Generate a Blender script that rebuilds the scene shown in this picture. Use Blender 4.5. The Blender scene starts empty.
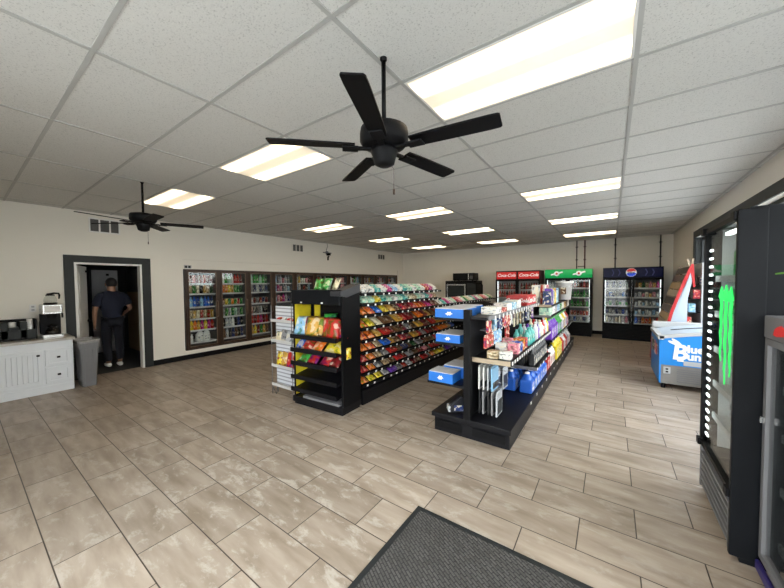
import bpy, bmesh, math, random
from mathutils import Vector, Matrix
R = random.Random(7)
PI = math.pi
sc = bpy.context.scene
COL = sc.collection

# ------------------------------------------------------------------ materials
def _new(name):
    m = bpy.data.materials.new(name); m.use_nodes = True
    nt = m.node_tree; b = nt.nodes['Principled BSDF']
    return m, nt, b
def mat(name, col, rough=.5, metal=0., var=.12, scale=6., bump=0., bscale=80., emit=None, es=1., spec=.5):
    m, nt, b = _new(name); N = nt.nodes; L = nt.links
    tc = N.new('ShaderNodeTexCoord'); nz = N.new('ShaderNodeTexNoise'); nz.inputs['Scale'].default_value = scale; nz.inputs['Detail'].default_value = 4
    L.new(tc.outputs['Object'], nz.inputs['Vector'])
    mx = N.new('ShaderNodeMix'); mx.data_type = 'RGBA'
    a = [max(0, c*(1-var)) for c in col]; c2 = [min(1, c*(1+var)) for c in col]
    mx.inputs[6].default_value = (*a, 1); mx.inputs[7].default_value = (*c2, 1)
    L.new(nz.outputs['Fac'], mx.inputs[0]); L.new(mx.outputs[2], b.inputs['Base Color'])
    b.inputs['Roughness'].default_value = rough; b.inputs['Metallic'].default_value = metal
    b.inputs['Specular IOR Level'].default_value = spec
    if bump:
        n2 = N.new('ShaderNodeTexNoise'); n2.inputs['Scale'].default_value = bscale; L.new(tc.outputs['Object'], n2.inputs['Vector'])
        bp = N.new('ShaderNodeBump'); bp.inputs['Strength'].default_value = bump; bp.inputs['Distance'].default_value = .01
        L.new(n2.outputs['Fac'], bp.inputs['Height']); L.new(bp.outputs['Normal'], b.inputs['Normal'])
    if emit:
        b.inputs['Emission Color'].default_value = (*emit, 1); b.inputs['Emission Strength'].default_value = es
    return m
def glass(name, tint=(.9,.93,.92), base=.03, graze=.45):
    m = bpy.data.materials.new(name); m.use_nodes = True; nt = m.node_tree; N = nt.nodes; L = nt.links
    N.remove(N['Principled BSDF']); out = N['Material Output']
    t = N.new('ShaderNodeBsdfTransparent'); t.inputs[0].default_value = (*tint, 1)
    g = N.new('ShaderNodeBsdfGlossy'); g.inputs['Roughness'].default_value = .03
    lw = N.new('ShaderNodeLayerWeight'); lw.inputs[0].default_value = .5
    pw = N.new('ShaderNodeMath'); pw.operation = 'POWER'; pw.inputs[1].default_value = 5; L.new(lw.outputs['Facing'], pw.inputs[0])
    fa = N.new('ShaderNodeMath'); fa.operation = 'MULTIPLY_ADD'; fa.inputs[1].default_value = graze; fa.inputs[2].default_value = base; L.new(pw.outputs[0], fa.inputs[0])
    mx = N.new('ShaderNodeMixShader'); L.new(fa.outputs[0], mx.inputs[0]); L.new(t.outputs[0], mx.inputs[1]); L.new(g.outputs[0], mx.inputs[2])
    L.new(mx.outputs[0], out.inputs[0]); return m
def ramp(N, stops, interp='LINEAR'):
    r = N.new('ShaderNodeValToRGB'); e = r.color_ramp.elements; r.color_ramp.interpolation = interp
    while len(e) < len(stops): e.new(.5)
    for k, (p, c) in enumerate(stops): e[k].position = p; e[k].color = (*c, 1) if len(c) == 3 else c
    return r
def pack_mat(name, rough=.4, scale=(30, 30, 30), amount=.55):
    """printed wrapper: object colour with a lighter and a darker printed motif"""
    m, nt, b = _new(name); N = nt.nodes; L = nt.links
    oi = N.new('ShaderNodeObjectInfo'); tc = N.new('ShaderNodeTexCoord')
    mp = N.new('ShaderNodeMapping'); mp.inputs['Scale'].default_value = scale
    cb = N.new('ShaderNodeCombineXYZ'); ml = N.new('ShaderNodeMath'); ml.operation = 'MULTIPLY'; ml.inputs[1].default_value = 40
    L.new(oi.outputs['Random'], ml.inputs[0]); L.new(ml.outputs[0], cb.inputs[0]); L.new(ml.outputs[0], cb.inputs[1]); L.new(cb.outputs[0], mp.inputs['Location'])
    L.new(tc.outputs['Object'], mp.inputs['Vector'])
    nz = N.new('ShaderNodeTexNoise'); nz.inputs['Scale'].default_value = 1; nz.inputs['Detail'].default_value = 1.5; L.new(mp.outputs[0], nz.inputs['Vector'])
    lt = ramp(N, [(0, (0,0,0)), (.56, (0,0,0)), (.6, (1,1,1))]); L.new(nz.outputs['Fac'], lt.inputs[0])
    dk = ramp(N, [(0, (1,1,1)), (.38, (1,1,1)), (.43, (0,0,0))]); L.new(nz.outputs['Fac'], dk.inputs[0])
    hs = N.new('ShaderNodeHueSaturation'); hs.inputs['Value'].default_value = .35; L.new(oi.outputs['Color'], hs.inputs['Color'])
    h2 = N.new('ShaderNodeMath'); h2.operation = 'MULTIPLY_ADD'; h2.inputs[1].default_value = .3; h2.inputs[2].default_value = .35
    L.new(oi.outputs['Random'], h2.inputs[0]); L.new(h2.outputs[0], hs.inputs['Hue'])
    m1 = N.new('ShaderNodeMix'); m1.data_type = 'RGBA'; L.new(dk.outputs[0], m1.inputs[0]); L.new(oi.outputs['Color'], m1.inputs[6]); L.new(hs.outputs[0], m1.inputs[7])
    f = N.new('ShaderNodeMath'); f.operation = 'MULTIPLY'; f.inputs[1].default_value = amount; L.new(lt.outputs[0], f.inputs[0])
    m2 = N.new('ShaderNodeMix'); m2.data_type = 'RGBA'; L.new(f.outputs[0], m2.inputs[0]); L.new(m1.outputs[2], m2.inputs[6]); m2.inputs[7].default_value = (.85,.78,.6,1)
    L.new(m2.outputs[2], b.inputs['Base Color']); b.inputs['Roughness'].default_value = rough
    return m
def plain_obj_mat(name, rough=.35):
    m, nt, b = _new(name); N = nt.nodes; L = nt.links
    oi = N.new('ShaderNodeObjectInfo'); L.new(oi.outputs['Color'], b.inputs['Base Color']); b.inputs['Roughness'].default_value = rough
    return m

M = {}
M['wall'] = mat('wall paint', (.80,.765,.69), .75, var=.03, scale=1.5, bump=.05, bscale=60)
M['black'] = mat('black powder coat', (.005,.005,.006), .55, var=.2, spec=.14)
M['blackgloss'] = mat('black cooler shell', (.007,.008,.010), .5, var=.15, spec=.13)
M['deck'] = mat('black deck metal', (.006,.006,.008), .45, var=.25, scale=12, spec=.22)
M['dark'] = mat('charcoal paint', (.018,.021,.022), .55, var=.1, spec=.35)
M['white'] = mat('white gloss paint', (.78,.77,.75), .45, var=.03)
M['offwhite'] = mat('white cabinet paint', (.74,.77,.81), .45, var=.03)
M['counter'] = mat('speckled laminate', (.5,.48,.45), .3, var=.25, scale=90)
M['chrome'] = mat('brushed steel', (.62,.62,.62), .25, 1., var=.08, scale=40)
M['grey'] = mat('grey plastic', (.17,.17,.18), .5, var=.08)
M['lgrey'] = mat('light grey plastic', (.42,.43,.44), .45, var=.06)
M['liner'] = mat('clear grey bin liner', (.3,.3,.3), .25, var=.35, scale=30)
M['bronze'] = mat('dark bronze frame', (.048,.027,.018), .45, .2, var=.2, scale=10)
M['bronzel'] = mat('worn bronze edge', (.17,.11,.075), .4, .3, var=.2, scale=10)
M['glass'] = glass('cooler glass', (.9,.92,.92))
M['wglass'] = glass('window glass', (.94,.96,.96))
M['mglass'] = glass('mirror like cooler glass', (.8,.82,.82), .3, .7)
M['inside'] = mat('cooler lining', (.16,.16,.165), .6, var=.1)
M['insidew'] = mat('white cooler lining', (.55,.57,.57), .5, var=.05)
M['shelfw'] = mat('white shelf edge', (.6,.6,.6), .5, var=.05)
M['coolight'] = mat('cooler tube', (.8,.8,.8), .5, emit=(.95,1,1), es=1.2)
M['led'] = mat('led bar', (.9,.9,.9), .5, emit=(.92,1,.97), es=3.2)
M['tag'] = mat('price label', (.8,.8,.78), .6, var=.03)
M['tan'] = mat('bare shelf edge', (.42,.34,.24), .6, var=.15)
M['yellow'] = mat('yellow panel', (.62,.5,.02), .5, var=.15, scale=25)
M['red'] = mat('red enamel', (.5,.02,.025), .4, var=.08)
M['green'] = mat('green lit panel', (.01,.3,.08), .4, var=.25, scale=3, emit=(.01,.36,.09), es=.3)
M['redlit'] = mat('red lit panel', (.55,.02,.02), .4, var=.15, emit=(.55,.02,.02), es=.2)
M['bluelit'] = mat('deep blue panel', (.004,.005,.018), .35, var=.6, scale=5, emit=(.003,.004,.05), es=.12, spec=.15)
M['whitelit'] = mat('white lit mark', (.8,.8,.8), .5, emit=(.85,.85,.85), es=.2)
M['neon'] = mat('green neon', (.02,.7,.12), .4, emit=(.02,.85,.13), es=.45)
M['sky'] = mat('bright blue vinyl', (.01,.21,.62), .35, var=.12, scale=2)
M['steelgrey'] = mat('grey grille panel', (.22,.21,.2), .5, .3, var=.12)
M['ice'] = mat('pale blue panel', (.45,.53,.62), .4, var=.06)
M['brown'] = mat('tan box panel', (.4,.28,.16), .7, var=.1)
M['pipe'] = mat('dark conduit', (.05,.045,.045), .5, .4)
M['pipered'] = mat('reddish conduit', (.1,.04,.035), .5, .2)
M['vent'] = mat('grey vent mesh', (.1,.1,.1), .7, var=.3, scale=120)
M['skin'] = mat('skin', (.30,.16,.10), .55, var=.08)
M['navy'] = mat('navy cotton', (.006,.009,.024), .85, var=.2, scale=20)
M['trousers'] = mat('dark denim', (.004,.005,.012), .85, var=.2, scale=20)
M['hair'] = mat('black hair', (.008,.006,.006), .6, var=.3, scale=60)
M['leaf'] = mat('leaf', (.16,.36,.06), .45, var=.3, scale=14)
M['bucketw'] = mat('white bucket plastic', (.85,.84,.82), .4, var=.02)
M['pot'] = mat('terracotta', (.35,.14,.07), .8, var=.15)
M['coffee'] = mat('black coffee', (.012,.007,.004), .1)
M['purple'] = mat('purple rail', (.03,.02,.13), .4)
M['ground'] = mat('concrete outside', (.45,.44,.42), .9, var=.1, scale=2)
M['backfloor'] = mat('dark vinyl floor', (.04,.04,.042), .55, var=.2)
M['backwall'] = mat('storeroom wall with painted shade', (.022,.022,.024), .8, var=.15)  # unlit room: shade is put into the wall and ceiling colour
M['panel'] = mat('grey door panel', (.42,.42,.43), .6, var=.06)
M['pack'] = pack_mat('printed wrapper', .4, (24,24,24), .35)
M['chip'] = pack_mat('printed chip bag', .35, (13,13,13), .5)
M['film'] = mat('dark glove film', (.03,.032,.036), .3, var=.6, scale=14)
M['carton'] = pack_mat('printed carton', .5, (22,22,45), .75)
M['canp'] = pack_mat('printed can', .3, (60,60,18), .7)
M['obj'] = plain_obj_mat('coloured plastic')
M['card'] = pack_mat('printed card', .5, (20,20,26), .8)

def floor_mat():
    m, nt, b = _new('wood look floor tile'); N = nt.nodes; L = nt.links
    g = N.new('ShaderNodeNewGeometry'); mp = N.new('ShaderNodeMapping'); mp.inputs['Location'].default_value = (-.149, -.28, 0)
    L.new(g.outputs['Position'], mp.inputs['Vector'])
    br = N.new('ShaderNodeTexBrick'); br.offset = .5; br.offset_frequency = 2; br.squash = 1
    br.inputs['Scale'].default_value = 1; br.inputs['Brick Width'].default_value = .6096; br.inputs['Row Height'].default_value = .3048
    br.inputs['Mortar Size'].default_value = .0036; br.inputs['Mortar Smooth'].default_value = .2
    br.inputs['Color1'].default_value = (0,0,0,1); br.inputs['Color2'].default_value = (1,1,1,1); br.inputs['Mortar'].default_value = (0,0,0,1)
    L.new(mp.outputs[0], br.inputs['Vector'])
    # grain running along the tile, shifted per tile
    m2 = N.new('ShaderNodeMapping'); m2.inputs['Scale'].default_value = (2.2, 11, 1); L.new(g.outputs['Position'], m2.inputs['Vector'])
    ad = N.new('ShaderNodeVectorMath'); ad.operation = 'MULTIPLY_ADD'; ad.inputs[1].default_value = (9,9,9); L.new(br.outputs['Color'], ad.inputs[0]); L.new(m2.outputs[0], ad.inputs[2])
    n1 = N.new('ShaderNodeTexNoise'); n1.inputs['Scale'].default_value = 1; n1.inputs['Detail'].default_value = 6; n1.inputs['Distortion'].default_value = .25; L.new(ad.outputs[0], n1.inputs['Vector'])
    r1 = ramp(N, [(.32, (.27,.215,.163)), (.5, (.355,.29,.23)), (.68, (.43,.362,.297))]); L.new(n1.outputs['Fac'], r1.inputs[0])
    # per tile tone
    hs = N.new('ShaderNodeHueSaturation'); v = N.new('ShaderNodeMath'); v.operation = 'MULTIPLY_ADD'; v.inputs[1].default_value = .22; v.inputs[2].default_value = .9
    L.new(br.outputs['Color'], v.inputs[0]); L.new(v.outputs[0], hs.inputs['Value']); L.new(r1.outputs[0], hs.inputs['Color'])
    # pale worn glaze in ragged streaks
    n2 = N.new('ShaderNodeTexNoise'); n2.inputs['Scale'].default_value = 1.; n2.inputs['Detail'].default_value = 9; n2.inputs['Roughness'].default_value = .72; n2.inputs['Distortion'].default_value = .3
    m3 = N.new('ShaderNodeMapping'); m3.inputs['Scale'].default_value = (4.5, 9, 1); L.new(g.outputs['Position'], m3.inputs['Vector'])
    a3 = N.new('ShaderNodeVectorMath'); a3.operation = 'MULTIPLY_ADD'; a3.inputs[1].default_value = (5,7,3); L.new(br.outputs['Color'], a3.inputs[0]); L.new(m3.outputs[0], a3.inputs[2])
    L.new(a3.outputs[0], n2.inputs['Vector'])
    r2 = ramp(N, [(.52, (0,0,0)), (.62, (1,1,1))]); L.new(n2.outputs['Fac'], r2.inputs[0])
    # worn zone: a broad patch of the aisle in front of the shelves
    vm = N.new('ShaderNodeVectorMath'); vm.operation = 'DISTANCE'; vm.inputs[1].default_value = (-2.2, 1.75, 0); L.new(g.outputs['Position'], vm.inputs[0])
    r3 = ramp(N, [(0, (1,1,1)), (.45, (.7,.7,.7)), (1, (.3,.3,.3))]); dv = N.new('ShaderNodeMath'); dv.operation = 'DIVIDE'; dv.inputs[1].default_value = 2.6
    L.new(vm.outputs['Value'], dv.inputs[0]); L.new(dv.outputs[0], r3.inputs[0])
    mu = N.new('ShaderNodeMath'); mu.operation = 'MULTIPLY'; L.new(r2.outputs[0], mu.inputs[0]); L.new(r3.outputs[0], mu.inputs[1])
    mu2 = N.new('ShaderNodeMath'); mu2.operation = 'MULTIPLY'; mu2.inputs[1].default_value = .8; L.new(mu.outputs[0], mu2.inputs[0])
    x1 = N.new('ShaderNodeMix'); x1.data_type = 'RGBA'; L.new(mu2.outputs[0], x1.inputs[0]); L.new(hs.outputs[0], x1.inputs[6]); x1.inputs[7].default_value = (.56,.515,.455,1)
    x2 = N.new('ShaderNodeMix'); x2.data_type = 'RGBA'; L.new(br.outputs['Fac'], x2.inputs[0]); L.new(x1.outputs[2], x2.inputs[6]); x2.inputs[7].default_value = (.05,.037,.028,1)
    L.new(x2.outputs[2], b.inputs['Base Color'])
    b.inputs['Roughness'].default_value = .38; b.inputs['Specular IOR Level'].default_value = .4
    bp = N.new('ShaderNodeBump'); bp.inputs['Strength'].default_value = .3; bp.inputs['Distance'].default_value = .003; bp.invert = True
    L.new(br.outputs['Fac'], bp.inputs['Height']); L.new(bp.outputs[0], b.inputs['Normal'])
    return m
M['floor'] = floor_mat()
def ceil_mat():
    m, nt, b = _new('fissured ceiling tile'); N = nt.nodes; L = nt.links
    g = N.new('ShaderNodeNewGeometry')
    n1 = N.new('ShaderNodeTexNoise'); n1.inputs['Scale'].default_value = 130; n1.inputs['Detail'].default_value = 3; L.new(g.outputs['Position'], n1.inputs['Vector'])
    r1 = ramp(N, [(.30, (.40,.39,.375)), (.42, (.62,.61,.585)), (1, (.66,.65,.62))]); L.new(n1.outputs['Fac'], r1.inputs[0])
    L.new(r1.outputs[0], b.inputs['Base Color']); b.inputs['Roughness'].default_value = .9
    bp = N.new('ShaderNodeBump'); bp.inputs['Strength'].default_value = .25; bp.inputs['Distance'].default_value = .004; L.new(n1.outputs['Fac'], bp.inputs['Height']); L.new(bp.outputs[0], b.inputs['Normal'])
    return m
M['ceil'] = ceil_mat()
M['grid'] = mat('ceiling grid bar', (.42,.415,.40), .6, var=.04)
def troffer_mat():
    m, nt, b = _new('fluorescent diffuser'); N = nt.nodes; L = nt.links
    tc = N.new('ShaderNodeTexCoord'); sp = N.new('ShaderNodeSeparateXYZ'); L.new(tc.outputs['Generated'], sp.inputs[0])
    # two tubes behind the lens, each with its glow, fading to the ends
    r = ramp(N, [(0, (.10,)*3), (.21, (1,)*3), (.30, (.28,)*3), (.40, (.075,)*3), (.60, (.075,)*3), (.70, (.28,)*3), (.79, (1,)*3), (1, (.10,)*3)]); r.color_ramp.interpolation = 'EASE'
    L.new(sp.outputs['Y'], r.inputs[0])
    rx = ramp(N, [(0, (.7,)*3), (.12, (1,)*3), (.88, (1,)*3), (1, (.7,)*3)]); L.new(sp.outputs['X'], rx.inputs[0])
    mu = N.new('ShaderNodeMath'); mu.operation = 'MULTIPLY'; L.new(r.outputs[0], mu.inputs[0]); L.new(rx.outputs[0], mu.inputs[1])
    st = N.new('ShaderNodeMath'); st.operation = 'MULTIPLY'; st.inputs[1].default_value = LAMP; L.new(mu.outputs[0], st.inputs[0])
    b.inputs['Base Color'].default_value = (.8,.78,.74,1); b.inputs['Emission Color'].default_value = (1,.80,.52,1)
    L.new(st.outputs[0], b.inputs['Emission Strength']); return m
LAMP = 5.4
M['lamp'] = troffer_mat()
def mat_rug():
    m, nt, b = _new('ribbed entrance mat'); N = nt.nodes; L = nt.links
    g = N.new('ShaderNodeNewGeometry'); mp = N.new('ShaderNodeMapping'); mp.inputs['Rotation'].default_value = (0,0,.5)
    L.new(g.outputs['Position'], mp.inputs[0])
    br = N.new('ShaderNodeTexBrick'); br.inputs['Scale'].default_value = 1; br.inputs['Brick Width'].default_value = .05; br.inputs['Row Height'].default_value = .018
    br.inputs['Mortar Size'].default_value = .004; br.inputs['Mortar Smooth'].default_value = .8
    br.inputs['Color1'].default_value = (.09,.085,.08,1); br.inputs['Color2'].default_value = (.064,.06,.056,1); br.inputs['Mortar'].default_value = (.02,.019,.018,1)
    L.new(mp.outputs[0], br.inputs[0]); L.new(br.outputs[0], b.inputs['Base Color']); b.inputs['Roughness'].default_value = .95
    bp = N.new('ShaderNodeBump'); bp.inputs['Strength'].default_value = .6; bp.inputs['Distance'].default_value = .006; bp.invert = True
    L.new(br.outputs['Fac'], bp.inputs['Height']); L.new(bp.outputs[0], b.inputs['Normal']); return m
M['mat'] = mat_rug()
def slat_mat():
    m, nt, b = _new('white slatwall'); N = nt.nodes; L = nt.links
    tc = N.new('ShaderNodeTexCoord'); w = N.new('ShaderNodeTexWave'); w.bands_direction = 'Z'; w.inputs['Scale'].default_value = 6; L.new(tc.outputs['Object'], w.inputs[0])
    r = ramp(N, [(0, (.25,.26,.3)), (.25, (.62,.64,.7)), (1, (.72,.74,.8))]); L.new(w.outputs['Fac'], r.inputs[0]); L.new(r.outputs[0], b.inputs['Base Color']); return m
M['slat'] = slat_mat()

# ------------------------------------------------------------------ mesh helpers
class MB:
    def __init__(s): s.bm = bmesh.new(); s.mats = []; s.mi = 0
    def box(s, x0, x1, y0, y1, z0, z1, bev=0., mi=0, rot=None, piv=None):
        r = bmesh.ops.create_cube(s.bm, size=1.0); vs = r['verts']
        for v in vs: v.co = Vector(((x0+x1)/2+v.co.x*(x1-x0), (y0+y1)/2+v.co.y*(y1-y0), (z0+z1)/2+v.co.z*(z1-z0)))
        fs = list({f for v in vs for f in v.link_faces})
        for f in fs: f.material_index = mi
        if bev:
            es = list({e for v in vs for e in v.link_edges})
            rr = bmesh.ops.bevel(s.bm, geom=es, offset=bev, segments=2, affect='EDGES', profile=.5)
            vs = list({v for f in rr['faces'] for v in f.verts} | {v for v in vs if v.is_valid})
            for f in rr['faces']: f.material_index = mi
        if rot is not None: bmesh.ops.rotate(s.bm, verts=[v for v in vs if v.is_valid], cent=piv or Vector(((x0+x1)/2,(y0+y1)/2,(z0+z1)/2)), matrix=rot)
        return vs
    def lathe(s, prof, cx=0, cy=0, seg=12, mi=0, z0=0, sq=1.):
        rings = []
        for (r, z) in prof:
            if r < 1e-6: rings.append([s.bm.verts.new((cx, cy, z0+z))])
            else: rings.append([s.bm.verts.new((cx+r*math.cos(2*PI*k/seg), cy+sq*r*math.sin(2*PI*k/seg), z0+z)) for k in range(seg)])
        mis = mi if isinstance(mi, (list, tuple)) else [mi]*(len(prof)-1)
        for a, b, q in zip(rings, rings[1:], mis):
            if len(a) == 1 and len(b) == 1: continue
            for k in range(seg):
                j = (k+1) % seg
                f = s.bm.faces.new([a[0], b[k], b[j]][::-1]) if len(a) == 1 else s.bm.faces.new([a[k], a[j], b[0]]) if len(b) == 1 else s.bm.faces.new([a[k], a[j], b[j], b[k]])
                f.material_index = q; f.smooth = True
    def tube(s, pts, r, seg=6, mi=0, cap=True):
        pts = [Vector(p) for p in pts]; rr = r if isinstance(r, (list, tuple)) else [r]*len(pts); rings = []
        for i, p in enumerate(pts):
            d = ((pts[min(i+1, len(pts)-1)]-pts[max(i-1, 0)])).normalized()
            u = d.orthogonal().normalized() if i == 0 else (u0 - d*u0.dot(d)).normalized()
            u0 = u; w = d.cross(u)
            rings.append([s.bm.verts.new(p+(u*math.cos(2*PI*k/seg)+w*math.sin(2*PI*k/seg))*rr[i]) for k in range(seg)])
        for a, b in zip(rings, rings[1:]):
            for k in range(seg):
                j = (k+1) % seg; f = s.bm.faces.new([a[k], a[j], b[j], b[k]]); f.material_index = mi; f.smooth = True
        if cap: s.bm.faces.new(rings[0][::-1]).material_index = mi; s.bm.faces.new(rings[-1]).material_index = mi
    def prism(s, poly, axis, a0, a1, mi=0):
        def P(p, a): return {'x': (a, p[0], p[1]), 'y': (p[0], a, p[1]), 'z': (p[0], p[1], a)}[axis]
        A = [s.bm.verts.new(P(p, a0)) for p in poly]; B = [s.bm.verts.new(P(p, a1)) for p in poly]; n = len(poly)
        fs = [s.bm.faces.new(A), s.bm.faces.new(B[::-1])]+[s.bm.faces.new([A[k], B[k], B[(k+1)%n], A[(k+1)%n]]) for k in range(n)]
        for f in fs: f.material_index = mi
    def pillow(s, w, h, t, nu=8, nv=10, mi=0, wob=0.):
        """a sealed wrapper standing in the xz plane, bottom seam at z=0, facing -y"""
        g = {}
        for side in (-1, 1):
            for i in range(nu+1):
                for j in range(nv+1):
                    u = -1+2*i/nu; v = -1+2*j/nv
                    if side == 1 and (abs(u) == 1 or abs(v) == 1): g[(side,i,j)] = g[(-1,i,j)]; continue
                    th = t/2*(1-abs(u)**3)*(1-abs(v)**4)**.8*(1+wob*math.sin(5*u+3*v)); x = u*w/2*(1-.05*(1-v*v))
                    g[(side,i,j)] = s.bm.verts.new((x, side*th, (v+1)/2*h))
        for side in (-1, 1):
            for i in range(nu):
                for j in range(nv):
                    q = [g[(side,i,j)], g[(side,i+1,j)], g[(side,i+1,j+1)], g[(side,i,j+1)]]
                    f = s.bm.faces.new(q if side == -1 else q[::-1]); f.material_index = mi; f.smooth = True
    def mesh(s, name, mats):
        bmesh.ops.recalc_face_normals(s.bm, faces=s.bm.faces[:])
        me = bpy.data.meshes.new(name); s.bm.to_mesh(me); s.bm.free()
        for m in (mats if isinstance(mats, (list, tuple)) else [mats]): me.materials.append(M[m] if isinstance(m, str) else m)
        return me
    def build(s, name, mats, parent=None, loc=(0,0,0), rot=(0,0,0), col=None):
        o = bpy.data.objects.new(name, s.mesh(name, mats)); COL.objects.link(o); o.parent = parent; o.location = loc; o.rotation_euler = rot
        if col: o.color = (*col, 1)
        return o
def box(name, m, x0, x1, y0, y1, z0, z1, parent=None, bev=0.):
    b = MB(); b.box(x0, x1, y0, y1, z0, z1, bev); return b.build(name, m, parent)
def struct(o): o['kind'] = 'structure'; return o
def tag(o, label, cat, group=None):
    o['label'] = label; o['category'] = cat
    if group: o['group'] = group
    return o
def thing(name, label, cat, loc=(0,0,0), rz=0., group=None):
    o = bpy.data.objects.new(name, None); o.empty_display_size = .1; COL.objects.link(o); o.location = loc; o.rotation_euler = (0,0,rz)
    return tag(o, label, cat, group)
def put(name, me, label, cat, loc, rot=(0,0,0), col=None, group=None, scale=None):
    """one more individual sharing the mesh of its kind"""
    o = bpy.data.objects.new(name, me); COL.objects.link(o); o.location = loc; o.rotation_euler = rot
    if col: o.color = (*col, 1)
    if scale: o.scale = scale
    return tag(o, label, cat, group)
def dup(root, loc, rot, label, group=None, col=None):
    r = root.copy(); COL.objects.link(r); r.location = loc; r.rotation_euler = rot; r['label'] = label
    if group: r['group'] = group
    for ch in list(root.children):
        c = ch.copy(); COL.objects.link(c); c.parent = r
        if col and ch.get('tint'): c.color = (*col, 1)
        for g in ch.children:
            d = g.copy(); COL.objects.link(d); d.parent = c
            if col and g.get('tint'): d.color = (*col, 1)
    return r
def text(name, body, size, m, parent, loc, rot, shear=0., bold=0., ext=.002, align='CENTER'):
    c = bpy.data.curves.new(name, 'FONT'); c.body = body; c.size = size; c.shear = shear; c.offset = bold; c.extrude = ext; c.align_x = align; c.align_y = 'CENTER'; c.resolution_u = 3
    t = bpy.data.objects.new(name, c); COL.objects.link(t)
    bpy.context.view_layer.update(); dg = bpy.context.evaluated_depsgraph_get()
    me = bpy.data.meshes.new_from_object(t.evaluated_get(dg)); bpy.data.objects.remove(t); bpy.data.curves.remove(c)
    me.materials.clear(); me.materials.append(M[m]); o = bpy.data.objects.new(name, me); COL.objects.link(o); o.parent = parent; o.location = loc; o.rotation_euler = rot
    return o
ORD = ['zeroth','first','second','third','fourth','fifth','sixth','seventh','eighth','ninth','tenth','eleventh','twelfth','thirteenth','fourteenth','fifteenth','sixteenth','seventeenth','eighteenth','nineteenth','twentieth']
def od(n):
    if n <= 20: return ORD[n]
    t = {2:'twenty',3:'thirty',4:'forty',5:'fifty'}[n//10]
    return (t[:-1]+'ieth') if n % 10 == 0 else t+'-'+ORD[n % 10]
PAL = {'red':(.50,.025,.02),'dark red':(.2,.012,.015),'orange':(.75,.17,.015),'gold':(.6,.33,.05),'yellow':(.75,.58,.03),'green':(.04,.32,.05),'dark green':(.015,.11,.03),'teal':(.08,.42,.38),
       'blue':(.02,.12,.55),'light blue':(.25,.48,.7),'dark blue':(.015,.035,.16),'purple':(.16,.05,.42),'pink':(.75,.25,.32),'magenta':(.5,.03,.22),'white':(.75,.75,.72),'cream':(.68,.6,.42),
       'grey':(.25,.25,.26),'brown':(.15,.07,.03),'black':(.015,.015,.017),'tan':(.42,.3,.16),'mint':(.42,.68,.52),'silver':(.45,.47,.5)}
H_CEIL = 2.897; XL = -7.45; XR = 1.37; YB = 11.4; YF = -1.0
GX, GY = .10, 1.7072

# ------------------------------------------------------------------ the shell
b = MB(); b.box(XL-.12, XR+.16, YF-.15, YB+.12, -.12, 0); struct(b.build('floor', 'floor'))
b = MB(); b.box(XL-.12, XR+.16, YF-.15, YB+.12, H_CEIL, H_CEIL+.1); ceiling = struct(b.build('ceiling', 'ceil'))
b = MB()
for i in range(-1, 7):
    x = GX-1.2192*i
    if XL < x < XR: b.box(x-.012, x+.012, YF, YB, H_CEIL-.006, H_CEIL+.002)
y = GY-.6096*4
while y < YB:
    b.box(XL, XR, y-.012, y+.012, H_CEIL-.005, H_CEIL+.002); y += .6096
b.build('grid', 'grid', ceiling)
DY0, DY1, DZ = 1.2, 2.13, 2.01         # doorway
CY0, NC = 2.875, 11
CW = [.705]*4+[.75]*7; CY1 = CY0+sum(CW)
b = MB()
xa, xb = XL-.12, XL
b.box(xa, xb, YF, DY0, 0, H_CEIL); b.box(xa, xb, DY0, DY1, DZ, H_CEIL); b.box(xa, xb, DY1, CY0-.03, 0, H_CEIL)
b.box(xa, xb, CY0-.03, CY1+.03, 0, .19); b.box(xa, xb, CY0-.03, CY1+.03, 2.15, H_CEIL); b.box(xa, xb, CY1+.03, YB, 0, H_CEIL)
struct(b.build('wall_left', 'wall'))
struct(box('trim_1', 'wall', xa, xb-.035, CY0-.03, CY1+.03, 1.95, 2.15))
struct(box('wall_back', 'wall', XL-.12, XR+.16, YB, YB+.12, 0, H_CEIL))
WY0, WY1, WZ0, WZ1 = -.7, 8.62, .5, 2.47
b = MB(); xa, xb = XR, XR+.15
b.box(xa, xb, YF, WY0, 0, H_CEIL); b.box(xa, xb, WY1, YB, 0, H_CEIL); b.box(xa, xb, WY0, WY1, 0, WZ0); b.box(xa, xb, WY0, WY1, WZ1, H_CEIL)
struct(b.build('wall_right', 'wall'))
FX0, FX1 = -2.7, 1.25; FZ0, FZ1 = .12, 2.65
b = MB(); ya, yb = YF-.12, YF
b.box(XL-.12, FX0, ya, yb, 0, H_CEIL); b.box(FX1, XR+.16, ya, yb, 0, H_CEIL); b.box(FX0, FX1, ya, yb, 0, FZ0); b.box(FX0, FX1, ya, yb, FZ1, H_CEIL)
struct(b.build('wall_front', 'wall'))
def window(name, axis, p, a0, a1, z0, z1, n, inner, bars=False):
    o = struct(bpy.data.objects.new(name, None)); COL.objects.link(o)
    b = MB(); t = .05
    def bx(u0, u1, v0, v1, d0=-.03, d1=.03):
        if axis == 'x': b.box(p+d0, p+d1, u0, u1, v0, v1)
        else: b.box(u0, u1, p+d0, p+d1, v0, v1)
    bx(a0, a1, z0, z0+t); bx(a0, a1, z1-t, z1); bx(a0, a0+t, z0, z1); bx(a1-t, a1, z0, z1)
    for k in range(1, n): q = a0+(a1-a0)*k/n; bx(q-t/2, q+t/2, z0, z1)
    b.build('window_frame', 'dark', o)
    b = MB(); bx(a0+t, a1-t, z0+t, z1-t, -.004, .004); b.build('pane', 'wglass', o)
    if bars:
        b = MB()
        q = a0+.12
        while q < a1: bx(q-.012, q+.012, z0, z1, .05, .07); q += .2
        b.build('security_bar', 'black', o)['kind'] = 'stuff'
    return o
window('window_1', 'x', XR+.11, WY0, WY1, WZ0, WZ1, 4, -1, True)
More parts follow.
